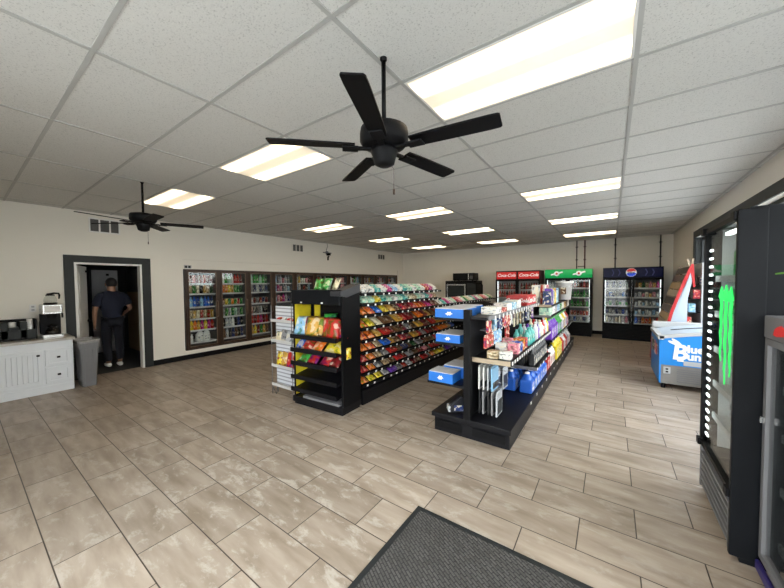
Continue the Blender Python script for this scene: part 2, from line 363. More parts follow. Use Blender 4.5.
window('window_added_fill', 'y', YF-.06, FX0, FX1, FZ0, FZ1, 4, 1)  # unseen window behind the camera, added and sized for fill daylight
b = MB(); xa, xb = XR-.02, XR+.14; t = .13          # dark surround of the right window, with its reveal
b.box(xa, XR, WY0-t, WY1+t, WZ1, WZ1+t); b.box(xa, XR, WY1, WY1+t, WZ0-t, WZ1); b.box(xa, XR, WY0-t, WY0, WZ0-t, WZ1); b.box(xa, XR, WY0, WY1, WZ0-t, WZ0)
b.box(XR, XR+.10, WY1-.02, WY1, WZ0, WZ1)
struct(b.build('trim_2', 'dark'))
# doorway to the store room
b = MB(); xa, xb = XL, XL+.025; t = .12
b.box(xa, xb, DY0-t, DY0, 0, DZ+t); b.box(xa, xb, DY1, DY1+t+.02, 0, DZ+t); b.box(xa, xb, DY0, DY1, DZ, DZ+t)
struct(b.build('trim_3', 'dark'))
b = MB(); b.box(XL-.13, XL+.02, DY0, DY0+.03, 0, DZ); b.box(XL-.13, XL+.02, DY1-.03, DY1, 0, DZ); b.box(XL-.13, XL+.02, DY0+.03, DY1-.03, DZ-.03, DZ)
struct(b.build('trim_4', 'white'))
door = struct(bpy.data.objects.new('door_1', None)); COL.objects.link(door); door.location = (XL-.14, DY0+.05, 0); door.rotation_euler = (0,0,math.radians(-19.))
b = MB(); b.box(-.72, 0, -.02, .02, .01, 1.97)
for z0, z1 in ((.15,.8),(.95,1.2),(1.32,1.85)): b.box(-.64, -.08, .02, .026, z0, z1, .006)
b.build('leaf', 'white', door)
b = MB(); b.lathe([(0,0),(.028,.0),(.03,.02),(.018,.045),(0,.05)], seg=10); b.build('door_knob', 'black', door, (-.66,.02,.95), (-PI/2,0,0))
b = MB(); b.lathe([(0,0),(.02,.0),(.02,.02),(0,.022)], seg=10); b.build('deadbolt', 'black', door, (-.62,.02,1.88), (-PI/2,0,0))
# baseboards
def bb(n, *a): struct(box(n, 'black', *a))
bb('baseboard_left', XL, XL+.012, DY1+.14, YB, 0, .105)
bb('baseboard_back', XL+.012, XR, YB-.012, YB, 0, .105)
bb('baseboard_right', XR-.012, XR, YF, YB-.012, 0, .105)
bb('baseboard_front', XL+.012, XR-.012, YF, YF+.012, 0, .105)
# store room behind the doorway, its gloom painted into walls and ceiling
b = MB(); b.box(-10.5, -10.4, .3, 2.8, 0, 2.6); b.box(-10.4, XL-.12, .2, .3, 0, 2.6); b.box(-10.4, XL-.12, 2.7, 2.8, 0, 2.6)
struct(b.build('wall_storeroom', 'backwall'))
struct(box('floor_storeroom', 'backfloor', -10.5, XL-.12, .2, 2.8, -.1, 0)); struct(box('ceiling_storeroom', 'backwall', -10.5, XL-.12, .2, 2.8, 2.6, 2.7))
struct(box('ground', 'ground', -40, 40, -40, 40, -.3, -.125))

# ------------------------------------------------------------------ ceiling lights
rowname = ['nearest the fans', 'beyond the fans', 'third from the front', 'by the back wall']
colname = {0:'on the right over the central aisle', 2:'in the middle column', 4:'in the column along the wall coolers'}
for i in (0, 2, 4):
    for k, j in enumerate((0, 5, 9, 13)):
        x1 = GX-1.2192*i-.012; x0 = x1-1.2192+.024; y0 = GY+.6096*j+.012; y1 = y0+.6096-.024
        t = thing('ceiling_light', 'rectangular fluorescent ceiling light %s, row %s' % (colname[i], rowname[k]), 'ceiling light', ((x0+x1)/2, (y0+y1)/2, H_CEIL), 0, 'fluorescent lights in the grid ceiling')
        w, d = (x1-x0)/2, (y1-y0)/2
        b = MB(); f = .014
        b.box(-w, w, -d, -d+f, -.008, -.0005); b.box(-w, w, d-f, d, -.008, -.0005); b.box(-w, -w+f, -d+f, d-f, -.008, -.0005); b.box(w-f, w, -d+f, d-f, -.008, -.0005)
        b.build('frame', 'white', t)
        b = MB(); b.box(-w+f, w-f, -d+f, d-f, -.006, -.001); b.build('diffuser', 'lamp', t)

# ------------------------------------------------------------------ ceiling fans
def fan(x, y, a0, label):
    t = thing('ceiling_fan', label, 'ceiling fan', (x, y, H_CEIL), 0, 'black five blade ceiling fans')
    b = MB(); b.lathe([(0,0),(.02,0),(.02,-.012),(.013,-.02),(0,-.02)], seg=14); b.build('canopy', 'black', t)
    b = MB(); b.tube([(0,0,-.01),(0,0,-.40)], .013, 10); b.build('downrod', 'black', t)
    b = MB(); b.lathe([(0,-.385),(.05,-.385),(.135,-.405),(.14,-.43),(.14,-.475),(.12,-.50),(.075,-.51),(0,-.51)], seg=28); b.build('motor_housing', 'black', t)
    b = MB(); b.lathe([(0,-.51),(.075,-.51),(.078,-.535),(.068,-.56),(.058,-.60),(.03,-.615),(0,-.615)], seg=20); b.build('switch_housing', 'black', t)
    b = MB(); b.tube([(.03,.02,-.60),(.045,.03,-.63),(.045,.03,-.745)], .0018, 5); b.tube([(.045,.03,-.745),(.045,.03,-.775)], .006, 6); b.build('pull_chain', 'bronze', t)
    for k in range(5):
        a = math.radians(a0+72*k)
        b = MB(); n = 10; zt = .012
        rr = [.17, .2, .3, .45, .59, .635, .645]; ww = [.045, .048, .051, .053, .054, .052, .044]
        top = []; bot = []
        for r_, w_ in zip(rr, ww):
            dz = .16*w_*2
            top.append((b.bm.verts.new((r_, -w_, dz/2+.004)), b.bm.verts.new((r_, w_, -dz/2+.004)))); bot.append((b.bm.verts.new((r_, -w_, dz/2-.004)), b.bm.verts.new((r_, w_, -dz/2-.004))))
        for (A, B2), (C, D) in zip(zip(top, bot), list(zip(top, bot))[1:]):
            for q in ([A[0],C[0],C[1],A[1]], [B2[0],B2[1],D[1],D[0]], [A[0],B2[0],D[0],C[0]], [A[1],C[1],D[1],B2[1]]): b.bm.faces.new(q)
        b.bm.faces.new([top[0][0],top[0][1],bot[0][1],bot[0][0]]); b.bm.faces.new([top[-1][0],bot[-1][0],bot[-1][1],top[-1][1]])
        bl = b.build('blade', 'black', t, (0,0,-.505), (0,0,a))
        b = MB(); b.box(.07, .16, -.016, .016, -.02, -.006, .003); b.box(.15, .24, -.035, .035, -.022, -.012, .003); b.build('bracket', 'black', bl)
    return t
fan(-1.085, 1.47, 7.8, 'black five-blade ceiling fan hanging in front, beside the largest ceiling light')
fan(-4.80, 1.41, -4., 'black five-blade ceiling fan farther off, in front of the white-framed vent')

# ------------------------------------------------------------------ vents, outlet, camera
def vent(y0, y1, z0, z1, frame, label):
    t = thing('wall_vent', label, 'vent', (XL, (y0+y1)/2, (z0+z1)/2), 0, 'vents high on the cooler wall')
    w, h = (y1-y0)/2, (z1-z0)/2; f = .022
    b = MB(); b.box(0, .012, -w, w, -h, -h+f); b.box(0, .012, -w, w, h-f, h)
    for q in (-w, -w/3-f/2, w/3-f/2, w-f): b.box(0, .012, q, q+f, -h+f, h-f)
    b.build('frame', frame, t)
    b = MB()
    n = 9
    for k in range(n): z = -h+f+(2*h-2*f)*(k+.5)/n; b.box(.001, .008, -w+.01, w-.01, z-.006, z+.006, rot=Matrix.Rotation(.5, 3, 'Y'))
    b.box(0, .002, -w+.01, w-.01, -h+.01, h-.01)
    b.build('louvre', 'vent', t)
vent(1.405, 1.83, 2.545, 2.80, 'white', 'white-framed grey return vent in three panels high above the doorway')
vent(5.63, 6.02, 2.54, 2.765, 'wall', 'dark three-panel wall vent nearer the hanging camera, above the wall coolers')
vent(9.6, 10.05, 2.545, 2.76, 'wall', 'small dark three-panel wall vent near the far corner')
t = thing('wall_outlet', 'white wall outlet behind the coffee maker', 'outlet', (XL, .725, 1.26))
b = MB(); b.box(0, .006, -.036, .036, -.058, .058, .003); b.build('cover_plate', 'white', t)
for z in (-.025, .025): b = MB(); b.box(.006, .009, -.016, .016, z-.014, z+.014, .002); b.build('socket', 'lgrey', t)
t = thing('security_camera', 'small dark security camera hanging by its cable above the wall coolers', 'camera', (XL, 6.95, 2.6))
b = MB(); b.tube([(.015,.0,.297),(.02,.02,.2),(.012,-.03,.1),(.03,.0,.0)], .005, 5); b.build('cable', 'black', t)
b = MB(); b.box(0, .05, -.16, .16, -.012, .012); b.box(0, .02, -.05, .05, -.05, .05); b.build('bracket', 'grey', t)
b = MB(); b.box(.03, .15, -.05, .03, -.09, -.02, .01); b.lathe([(0,0),(.03,0),(.03,.03),(0,.03)], .09, -.01, 10, z0=-.14); b.box(.05, .09, -.03, .0, -.24, -.14); b.build('camera_body', 'black', t)
t = thing('thermostat_plate', 'small grey gauge plate above the first wall cooler door', 'gauge', (XL-.035, 2.94, 1.99))
b = MB(); b.box(0, .012, -.06, .08, -.025, .045); b.build('plate', 'lgrey', t)
for q in (-.025, .04): b = MB(); b.box(.012, .016, q-.022, q+.022, -.015, .033); b.build('dial', 'dark', t)

# ------------------------------------------------------------------ glazed coolers (front faces local -y, width along x from 0)
def frame_mb(x0, x1, z0, z1, y0, y1, t, b=None):
    b = b or MB(); b.box(x0, x1, y0, y1, z0, z0+t); b.box(x0, x1, y0, y1, z1-t, z1); b.box(x0, x0+t, y0, y1, z0+t, z1-t); b.box(x1-t, x1, y0, y1, z0+t, z1-t); return b
def cooler(root, w, d, h, nd, zd0, zd1, shell, dframe, lining, shelves, fr=.045, side=.03, light=True, handle='chrome', shelfmat='shelfw', grille=True, hz=1.0, dgl='glass', ndx=True):
    b = MB(); b.box(0, side, 0, d, 0, h); b.box(w-side, w, 0, d, 0, h); b.box(side, w-side, d-side, d, 0, h); b.box(side, w-side, 0, d-side, h-side, h); b.box(side, w-side, 0, d-side, 0, max(zd0-.005, .03))
    if zd1 < h-side: b.box(side, w-side, 0, d-side, zd1+.005, h-side)
    b.build('casing', shell, root)
    b = MB(); b.box(side, w-side, d-side-.006, d-side-.001, zd0, zd1); b.box(side, side+.004, .05, d-side, zd0, zd1); b.box(w-side-.004, w-side, .05, d-side, zd0, zd1); b.build('lining', lining, root)
    dw = w/nd
    for k in range(nd):
        x0, x1 = k*dw+.001, (k+1)*dw-.001
        dr = frame_mb(x0, x1, zd0, zd1, -.04, -.002, fr).build('door', dframe, root)
        b = MB(); b.box(x0+fr, x1-fr, -.024, -.018, zd0+fr, zd1-fr); b.build('glass', dgl, dr)
        hx = x1-fr*.5 if k % 2 == 0 else x0+fr*.5
        if handle: b = MB(); b.tube([(hx,-.04,hz+.2),(hx,-.075,hz+.18),(hx,-.075,hz-.18),(hx,-.04,hz-.2)], .009, 6); b.build('handle', handle, dr)
    for z in shelves:
        for k in range(nd):
            b = MB(); b.box(max(side+.005, k*dw+.02), min(w-side-.005, (k+1)*dw-.02), .03, d-side-.01, z-.014, z)
            b.box(max(side+.005, k*dw+.02), min(w-side-.005, (k+1)*dw-.02), .018, .03, z-.022, z+.022); b.build('shelf', shelfmat, root)
    if light:
        for k in range(nd+1):
            q = min(max(k*dw, side+.02), w-side-.02); b = MB(); b.box(q-.012, q+.012, .02, .045, zd0+.08, zd1-.05); b.build('light_strip', 'coolight', root)
    if grille:
        b = MB(); n = max(3, int((zd0-.08)/.035))
        for k in range(n): z = .05+(zd0-.07)*k/n; b.box(.02, w-.02, -.015, -.002, z, z+.018)
        b.build('kick_grille', 'black', root)
def wl(loc, rz):
    c, s = math.cos(rz), math.sin(rz)
    return lambda x, y, z: (loc[0]+c*x-s*y, loc[1]+s*x+c*y, loc[2]+z)
# product prototypes (one mesh per kind, origin at the base)
def can_mesh(n, r, h): b = MB(); b.lathe([(0,0),(r*.8,0),(r,.008),(r,h-.012),(r*.82,h),(0,h-.002)], seg=10, mi=[1,1,0,1,1]); return b.mesh(n, ['canp', 'chrome'])
def bottle_mesh(n, r, h): b = MB(); b.lathe([(0,0),(r*.9,0),(r,.01),(r,h*.28),(r*.93,h*.4),(r,h*.58),(r*.9,h*.68),(r*.36,h*.87),(r*.36,h*.92),(r*.42,h*.92),(r*.42,h),(0,h)], seg=10, mi=[2,2,2,0,0,2,2,2,1,1,1]); return b.mesh(n, ['canp', 'obj', 'obj'])
CAN = can_mesh('can', .034, .16); TALL = can_mesh('tall_can', .034, .20); SMALL = can_mesh('small_can', .03, .125); BOT = bottle_mesh('bottle', .036, .22); BOTS = bottle_mesh('short_bottle', .034, .18)
def jug_root(name, label, cat, loc, rz, col, w=.15, d=.1, h=.29, cap=(.7,.7,.7), group=None, lab=True):
    t = thing(name, label, cat, loc, rz, group)
    b = MB(); vs = b.box(-w/2, w/2, -d/2, d/2, 0, h*.66, .02)
    b.lathe([(w*.46,h*.62),(w*.40,h*.74),(w*.2,h*.9),(w*.16,h*.93),(0,h*.93)], seg=12, sq=d/w)
    o = b.build('body', 'obj', t, col=col); o['tint'] = True
    b = MB(); b.tube([(w*.1,0,h*.88),(w*.36,0,h*.86),(w*.47,0,h*.74),(w*.44,0,h*.55)], .014, 6); o = b.build('handle', 'obj', t, col=col); o['tint'] = True
    b = MB(); b.lathe([(w*.17,h*.92),(w*.17,h),(0,h)], seg=10); b.build('cap', 'obj', t, col=cap)
    if lab: b = MB(); b.box(-w*.36, w*.36, -d/2-.002, -d/2+.004, h*.12, h*.55); b.build('label_panel', 'card', t, col=[min(1, .25+c*.6) for c in col])
    return t
# --- eleven doors of the walk-in cooler, set in the left wall and facing +x
RACK = {1: ['dark red dark red red dark red dark red red dark red dark red', 'gold tan green cream black gold tan dark green', 'blue light blue blue dark blue light blue blue blue dark blue', 'gold tan gold cream red tan red gold', 'orange yellow orange gold magenta yellow magenta red', 'white'],
        2: ['green white green mint white red red dark red', 'red orange orange yellow gold green green dark green', 'red dark red yellow green orange green red green', 'dark green grey green silver green mint grey green', 'dark red black silver silver white black dark blue black', 'dark red brown silver black dark blue brown black dark blue'],
        3: ['green mint green green mint green dark green', 'dark blue grey dark blue silver dark blue grey dark blue', 'red silver dark red grey red dark blue dark red', 'black dark red black grey silver black black', 'dark red red dark red red magenta dark red red', 'green gold yellow dark red green gold brown'],
        4: ['silver light blue grey silver pink silver grey', 'silver light blue magenta pink grey silver light blue', 'dark blue light blue pink red magenta silver dark blue']}
WORDS = sorted(PAL, key=lambda k: -len(k))
def parse(s):
    out = []
    while s:
        s = s.strip()
        for k in WORDS:
            if s.startswith(k): out.append(k); s = s[len(k):]; break
        else: break
    return out
wsh = [1.64, 1.41, 1.12, .85, .60, .33]
for n in range(NC):
    y0 = CY0+sum(CW[:n]); loc = (XL-.045, y0, 0); rz = PI/2; P = wl(loc, rz)
    t = thing('wall_cooler', 'bronze-framed glass cooler door set in the left wall, %s from the doorway' % od(n+1), 'cooler', loc, rz, 'eleven glass doors of the wall cooler')
    # opening frame, casing, door
    w, d = CW[n], .62
    frame_mb(0, w, .19, 1.95, -.045, .0, .03).build('casing', 'bronze', t)
    b = MB(); b.box(.0, .02, .0, d, .19, 1.95); b.box(w-.02, w, .0, d, .19, 1.95); b.box(.02, w-.02, d-.02, d, .19, 1.95); b.box(.02, w-.02, 0, d-.02, .19, .21); b.box(.02, w-.02, 0, d-.02, 1.93, 1.95); b.build('lining', 'inside', t)
    dr = frame_mb(.032, w-.032, .225, 1.918, -.06, -.02, .03).build('door', 'bronze', t)
    frame_mb(.062, w-.062, .255, 1.888, -.062, -.03, .010).build('gasket', 'bronzel', dr)
    b = MB(); b.box(.062, w-.062, -.045, -.04, .255, 1.888); b.build('glass', 'glass', dr)
    b = MB(); b.tube([(w-.05,-.06,1.25),(w-.05,-.10,1.22),(w-.05,-.10,.9),(w-.05,-.06,.87)], .009, 6); b.build('handle', 'bronzel', dr)
    for z in wsh:
        b = MB(); b.box(.03, w-.03, .06, d-.04, z-.012, z); b.box(.06, w-.06, .045, .06, z-.03, z+.006); b.build('shelf', 'shelfw', t)
    b = MB(); b.box(.022, .04, .02, .045, .3, 1.86); b.build('light_strip', 'coolight', t)
    rows = RACK.get(n+1)
    cnt = 8 if n < 2 else 7
    for r in range(6 if n < 3 else 3 if n == 3 else 2):
        if rows: cols = parse(rows[r])
        else:
            cols = [R.choice(['red','green','silver','white','dark red','light blue','gold','black','pink']) for _ in range(7)]
        for k in range(cnt):
            x = .055+(w-.12)*(k+.5)/cnt
            if n == 0 and r == 5 and k > 1:
                if k in (3, 5):
                    jug_root('milk_jug', 'white milk jug, %s, on the bottom shelf of the first wall cooler' % ('nearer the doorway' if k == 3 else 'farther from the doorway'), 'jug', P(x+.03, .16, wsh[r]), rz, PAL['white'], .14, .13, .24, (.6,.6,.65), 'milk jugs in the wall cooler')
                continue
            cn = cols[k % len(cols)]; me = [TALL, TALL, BOT, TALL, BOT, BOTS][r] if n == 0 else R.choice([TALL, BOT, CAN, BOT]) if n > 2 else [BOT, TALL, CAN, TALL, BOT, BOT][r]
            nm = 'can' if 'can' in me.name else 'bottle'
            put(nm, me, '%s %s, %s along, %s shelf down, %s wall cooler from the doorway' % (cn, nm, od(k+1), od(r+1), od(n+1)), nm, P(x, .11, wsh[r]+.001), (0,0,R.uniform(0,6)), PAL[cn], 'drinks in the wall cooler, door %s' % od(n+1))

def fill(P, rz, xs, y, z, cols, kinds, fmt, group, sc=1.):
    for k, x in enumerate(xs):
        cn = cols[k % len(cols)]; me = kinds[k % len(kinds)]; nm = 'can' if 'can' in me.name else 'bottle'
        put(nm, me, fmt % (cn, nm, od(k+1)), nm, P(x, y, z+.001), (0,0,R.uniform(0,6)), PAL[cn], group, (sc,)*3)
def span(a, b2, n): return [a+(b2-a)*(k+.5)/n for k in range(n)]
# --- dark blue topped two-door cooler at the back
loc = (-.2, 10.62, 0); P = wl(loc, 0)
t = thing('drink_cooler', 'black two-door cooler with dark blue header and round emblem, back right', 'cooler', loc)
cooler(t, 1.30, .72, 1.99, 2, .40, 1.70, 'blackgloss', 'black', 'inside', [1.42, 1.17, .93, .69, .46], .05)
b = MB(); b.box(.02, 1.28, -.035, -.002, 1.72, 1.97, .01); hd = b.build('header_sign', 'bluelit', t)
b = MB(); b.lathe([(0,0),(.115,0),(.115,.006),(0,.006)], seg=28); b.build('emblem_disc', 'whitelit', hd, (.63,-.036,1.85), (PI/2,0,0))
def arc(a0, a1, r, n=14): return [(r*math.cos(a0+(a1-a0)*k/n), r*math.sin(a0+(a1-a0)*k/n)) for k in range(n+1)]
b = MB(); b.prism([(.63+x, 1.85+z) for x, z in arc(.12, PI-.35, .108)]+[(.55,1.872),(.63,1.868),(.70,1.885)], 'y', -.048, -.042); b.build('emblem_red', 'redlit', hd)
b = MB(); b.prism([(.63+x, 1.85+z) for x, z in arc(PI+.35, 2*PI-.12, .108)]+[(.70,1.842),(.63,1.825),(.55,1.83)], 'y', -.048, -.042); b.build('emblem_blue', mat('emblem blue', (.01,.05,.45), .4, emit=(.01,.05,.45), es=.5), hd)
text('lettering', 'pepsi', .075, 'bluelit', hd, (.63,-.049,1.85), (PI/2,0,0), bold=.002)
cm = mat('blue chevron', (.008,.012,.08), .4, emit=(.01,.015,.12), es=.2)
for q in (.2, .34, .92, 1.06): b = MB(); b.prism([(q,1.76),(q+.02,1.76),(q+.06,1.85),(q+.02,1.94),(q,1.94),(q+.04,1.85)], 'y', -.038, -.0345); b.build('chevron_mark', cm, hd)
PR = {0: ['dark blue grey dark blue silver dark blue grey silver', 'dark blue blue dark blue grey dark blue blue dark blue', 'dark green green grey dark green green silver green', 'dark blue grey silver dark blue grey blue silver', 'cream silver grey tan cream grey pink'],
      1: ['brown gold dark green tan pink gold magenta', 'grey silver pink cream gold pink silver', 'silver white light blue silver grey silver light blue', 'light blue silver light blue silver white light blue silver', 'blue dark blue orange red orange dark red red']}
for k in (0, 1):
    for r, z in enumerate([1.42, 1.17, .93, .69, .46]):
        fill(P, 0, span(.07+.65*k, .58+.65*k, 7), .09, z, parse(PR[k][r]), [BOTS, CAN] if r in (0, 4) else [SMALL, CAN], '%%s %%s, %%s across, %s shelf down, %s door, blue-topped cooler' % (od(r+1), ('left', 'right')[k]), 'drinks in the blue-topped cooler')
# --- green topped cooler
loc = (-1.69, 10.72, 0); P = wl(loc, 0)
t = thing('drink_cooler', 'black two-door cooler with bright green curved header', 'cooler', loc)
cooler(t, 1.225, .66, 1.99, 2, .36, 1.72, 'blackgloss', 'black', 'inside', [1.42, 1.14, .86, .60, .42], .05)
b = MB(); pr = [(-.002,1.73)]+[(-.02-.05*math.sin(PI*k/8), 1.73+.26*k/8) for k in range(9)]+[(-.002,1.99)]
b.prism(pr, 'x', -.01, 1.235); hd = b.build('header_sign', 'green', t)
for q in (.32, .9):
    b = MB(); b.lathe([(0,0),(.075,0),(.075,.01),(0,.01)], seg=20); lg = b.build('emblem_badge', 'whitelit', hd, (q,-.064,1.86), (PI/2,0,0))
    b = MB(); b.prism([(-.16,-.05),(-.02,-.03),(.17,.03),(.15,.07),(.0,.03),(-.15,-.01)], 'z', .003, .014); b.build('emblem_ribbon', 'whitelit', hd, (q,-.064,1.86), (PI/2,0,0))
    b = MB(); b.lathe([(0,0),(.03,0),(.03,.016),(0,.016)], seg=14); b.build('emblem_dot', 'redlit', hd, (q,-.064,1.86), (PI/2,0,0))
GR = {0: ['silver white silver light blue silver grey', 'red dark red red red dark red red'], 1: ['dark red red brown dark red red dark red', 'dark green green green dark green green dark green', 'green dark green green green dark green green', 'red red dark red red red red', 'silver blue silver white dark blue silver']}
for k in (0, 1):
    for r, z in enumerate([1.42, 1.14, .86, .60, .42]):
        if r < len(GR[k]): fill(P, 0, span(.07+.61*k, .54+.61*k, 6), .09, z, parse(GR[k][r]), [BOT, BOTS] if r < 3 else [CAN], '%%s %%s, %%s across, %s shelf down, %s door, green-topped cooler' % (od(r+1), ('left', 'right')[k]), 'drinks in the green-topped cooler')
# --- red topped cooler
loc = (-3.22, 10.72, 0); P = wl(loc, 0)
t = thing('drink_cooler', 'two-door cooler with red lettered header standing beside the green-topped one', 'cooler', loc)
cooler(t, 1.38, .66, 1.99, 2, .36, 1.70, 'blackgloss', 'black', 'insidew', [1.36, 1.1, .84, .58], .05)
b = MB(); b.box(1.38, 1.386, .02, .64, .05, 1.97); b.build('side_panel', mat('dark red side', (.11,.015,.018), .4), t)
for k in (0, 1):
    b = MB(); b.box(.03+.69*k, .66+.69*k, -.035, -.002, 1.72, 1.95, .008); hd = b.build('header_sign', 'redlit', t)
    text('lettering', 'Coca-Cola', .135, 'whitelit', hd, (.345+.69*k,-.037,1.84), (PI/2,0,0), .35, .003)
CR = ['dark red black red dark red brown red dark red', 'red dark red red black red dark red red']
for k in (0, 1):
    for r, z in enumerate([1.36, 1.1]):
        fill(P, 0, span(.08+.69*k, .61+.69*k, 7), .09, z, parse(CR[r]), [BOT], '%%s %%s, %%s across, %s shelf down, %s door, red-topped cooler' % (od(r+1), ('left', 'right')[k]), 'drinks in the red-topped cooler', 1.05)
# --- oven and microwave on the back counter
t = thing('back_counter', 'black equipment counter against the back wall under the oven', 'counter', (-4.5, 10.95, 0))
b = MB(); b.box(-.82, .82, -.28, .38, 0, .05); b.build('plinth', 'black', t); b = MB(); b.box(-.85, .85, -.32, .40, .05, .90); b.build('body', 'black', t); b = MB(); b.box(-.9, .9, -.35, .43, .90, .94, .005); b.build('countertop', 'grey', t)
for q in (-.43, .43): b = MB(); b.box(q-.4, q+.4, -.335, -.32, .1, .86, .004); dd = b.build('door', 'dark', t)
t = thing('oven', 'large black countertop oven with silver-rimmed window, under the microwave', 'oven', (-4.5, 10.95, .94))
b = MB(); b.box(-.6, .6, -.25, .35, .03, .745, .01)
for q in (-.55, .55):
    for p in (-.2, .3): b.lathe([(0,0),(.025,0),(.025,.03),(0,.03)], q, p, 8)
b.build('body', 'black', t)
dd = frame_mb(-.54, .2, .1, .62, -.27, -.25, .045).build('door', 'chrome', t)
b = MB(); b.box(-.495, .155, -.262, -.252, .145, .575); b.build('window', mat('smoked oven glass', (.02,.022,.02), .12), dd)
b = MB(); b.tube([(-.5,-.27,.58),(-.48,-.31,.58),(.14,-.31,.58),(.16,-.27,.58)], .01, 6); b.build('handle', 'chrome', dd)
b = MB(); b.box(.24, .57, -.258, -.25, .1, .66); b.build('control_panel', 'dark', t)
b = MB(); b.tube([(.5,-.26,.62),(.5,-.3,.64),(.78,-.3,.64),(.83,-.3,.59),(.83,-.3,.12)], .02, 7); b.build('side_rail', 'black', t)
t = thing('microwave', 'black microwave standing on top of the black oven', 'microwave', (-4.42, 10.95, 1.685))
b = MB(); b.box(-.40, .40, -.2, .28, .012, .275, .008)
for q in (-.35, .35):
    for p in (-.15, .23): b.lathe([(0,0),(.02,0),(.02,.012),(0,.012)], q, p, 8)
b.build('body', 'black', t)
dd = MB(); dd.box(-.39, .2, -.225, -.2, .03, .265, .005); dd = dd.build('door', 'blackgloss', t)
b = MB(); b.box(.2, .225, -.24, -.2, .035, .26, .004); b.build('handle', 'chrome', dd)
b = MB(); b.box(.235, .39, -.206, -.2, .03, .265); cp = b.build('control_panel', 'dark', t)
b = MB()
for i in range(3):
    for j in range(4): b.box(.26+i*.04, .285+i*.04, -.209, -.205, .06+j*.03, .08+j*.03)
b.build('keypad', 'grey', cp)
# pipes on the back wall
for x, r, m, zz, lab in ((-.905,.016,'pipe',2.0,'thin grey conduit on the back wall, leftmost of four'), (-.69,.02,'pipered',2.0,'reddish pipe on the back wall above the green-topped cooler'), (.08,.018,'pipe',1.995,'dark conduit on the back wall above the middle of the blue-topped cooler'), (1.10,.018,'pipe',1.995,'dark conduit on the back wall nearest the right corner')):
    t = thing('wall_conduit', lab, 'pipe', (x, YB-.022, zz), 0, 'vertical conduits on the back wall')
    b = MB(); b.tube([(0,0,-.6),(0,0,H_CEIL-zz)], r, 8); b.build('pipe', m, t)
    for z in (.3, .7): b = MB(); b.box(-.035, .035, -.004, .022, z-.012, z+.012); b.build('clamp', 'pipe', t)
    if r == .02: b = MB(); b.box(-.19, -.02, -.012, .012, .08, .10); b.build('crossover', m, t)

# ------------------------------------------------------------------ tall cooler at the right, faces -x
loc = (.615, 3.32, 0); rz = -PI/2; P = wl(loc, rz)
t = thing('energy_drink_cooler', 'tall black glass-door cooler with green claw emblem, beside the storefront window', 'cooler', loc, rz)
w, d, h = .78, .72, 2.01
cooler(t, w, d, h, 1, .36, 1.985, 'blackgloss', 'black', 'insidew', [1.62, 1.36, 1.10, .84, .60], .03, .03, False, None, 'insidew', False, 1.0)
b = MB()
for k in range(6): z = .07+k*.045; b.box(.05, w-.05, -.04, -.012, z, z+.014)
b.box(.03, .05, -.04, -.002, .04, .35); b.box(w-.05, w-.03, -.04, -.002, .04, .35)
b.build('kick_grille', 'grey', t)
b = MB(); b.box(w-.02, w+.012, -.045, .07, .03, 2.0, .006); b.build('corner_post', 'blackgloss', t)
for z in (.375, 1.965):
    for q in (0, w-.065): b = MB(); b.box(q, q+.06, -.06, -.03, z-.02, z+.03, .004); b.build('hinge', 'black', t)
for k in range(24):
    z = .44+k*.060; b = MB(); b.box(.034, .10, -.016, -.008, z, z+.016); b.build('led_lamp', 'led', t)
b = MB(); b.box(.1, w-.1, .05, .08, 1.93, 1.95); b.build('light_strip', 'led', t)
# claw emblem on the glass: three ragged vertical strokes
for q, zb in ((.42,1.08), (.52,.95), (.62,1.02)):
    pts_l = []; pts_r = []
    n = 12
    for k in range(n+1):
        z = 1.52-(1.52-zb)*k/n; wv = .020*(1-(k/n)**2.2)+.005; jog = .012*math.sin(k*1.9+q*9)
        pts_l.append((q-wv+jog, z)); pts_r.append((q+wv+jog*.6, z))
    b = MB(); b.prism(pts_l+pts_r[::-1], 'y', -.0285, -.0245); b.build('emblem_stroke', 'neon', t)
b = MB(); b.prism([(.36,1.50),(.42,1.57),(.47,1.52),(.52,1.58),(.57,1.52),(.62,1.57),(.67,1.49),(.62,1.47),(.52,1.49),(.42,1.47)], 'y', -.029, -.0246); b.build('emblem_crown', 'neon', t)
for r, z in enumerate([1.62, 1.36, 1.10, .84, .60]):
    fill(P, rz, span(.09, .70, 6), .12, z, parse(['green green dark green green green dark green','black green black green black green','silver white silver green silver white','silver silver light blue silver silver white','silver white silver silver grey silver'][r]), [TALL], '%%s %%s, %%s across, %s shelf down, tall cooler beside the window' % od(r+1), 'cans in the tall right-hand cooler')
# ------------------------------------------------------------------ small glass cooler in the right foreground
loc = (.715, 2.50, 0); P = wl(loc, rz)
t = thing('display_cooler', 'grey low glass-fronted cooler in the right foreground, with a red mark', 'cooler', loc, rz)
cooler(t, .8, .62, 1.42, 1, .10, 1.30, 'grey', 'grey', 'inside', [1.03, .78, .5, .2], .035, .03, False, 'black', 'shelfw', False, .62, 'mglass')
b = MB(); b.box(.0, .8, -.045, -.002, 1.302, 1.42, .006); hd = b.build('header_panel', 'grey', t)
b = MB(); b.prism([(.125,1.33),(.16,1.325),(.24,1.335),(.30,1.36),(.24,1.375),(.21,1.385),(.17,1.375),(.14,1.36)], 'y', -.048, -.0445); b.build('red_mark', 'redlit', hd)
b = MB(); b.box(.01, .79, -.055, -.035, .035, .085, .006); b.build('bottom_rail', 'purple', t)
b = MB(); b.box(.003, .02, -.055, -.03, .84, .875); b.build('latch', 'chrome', t)
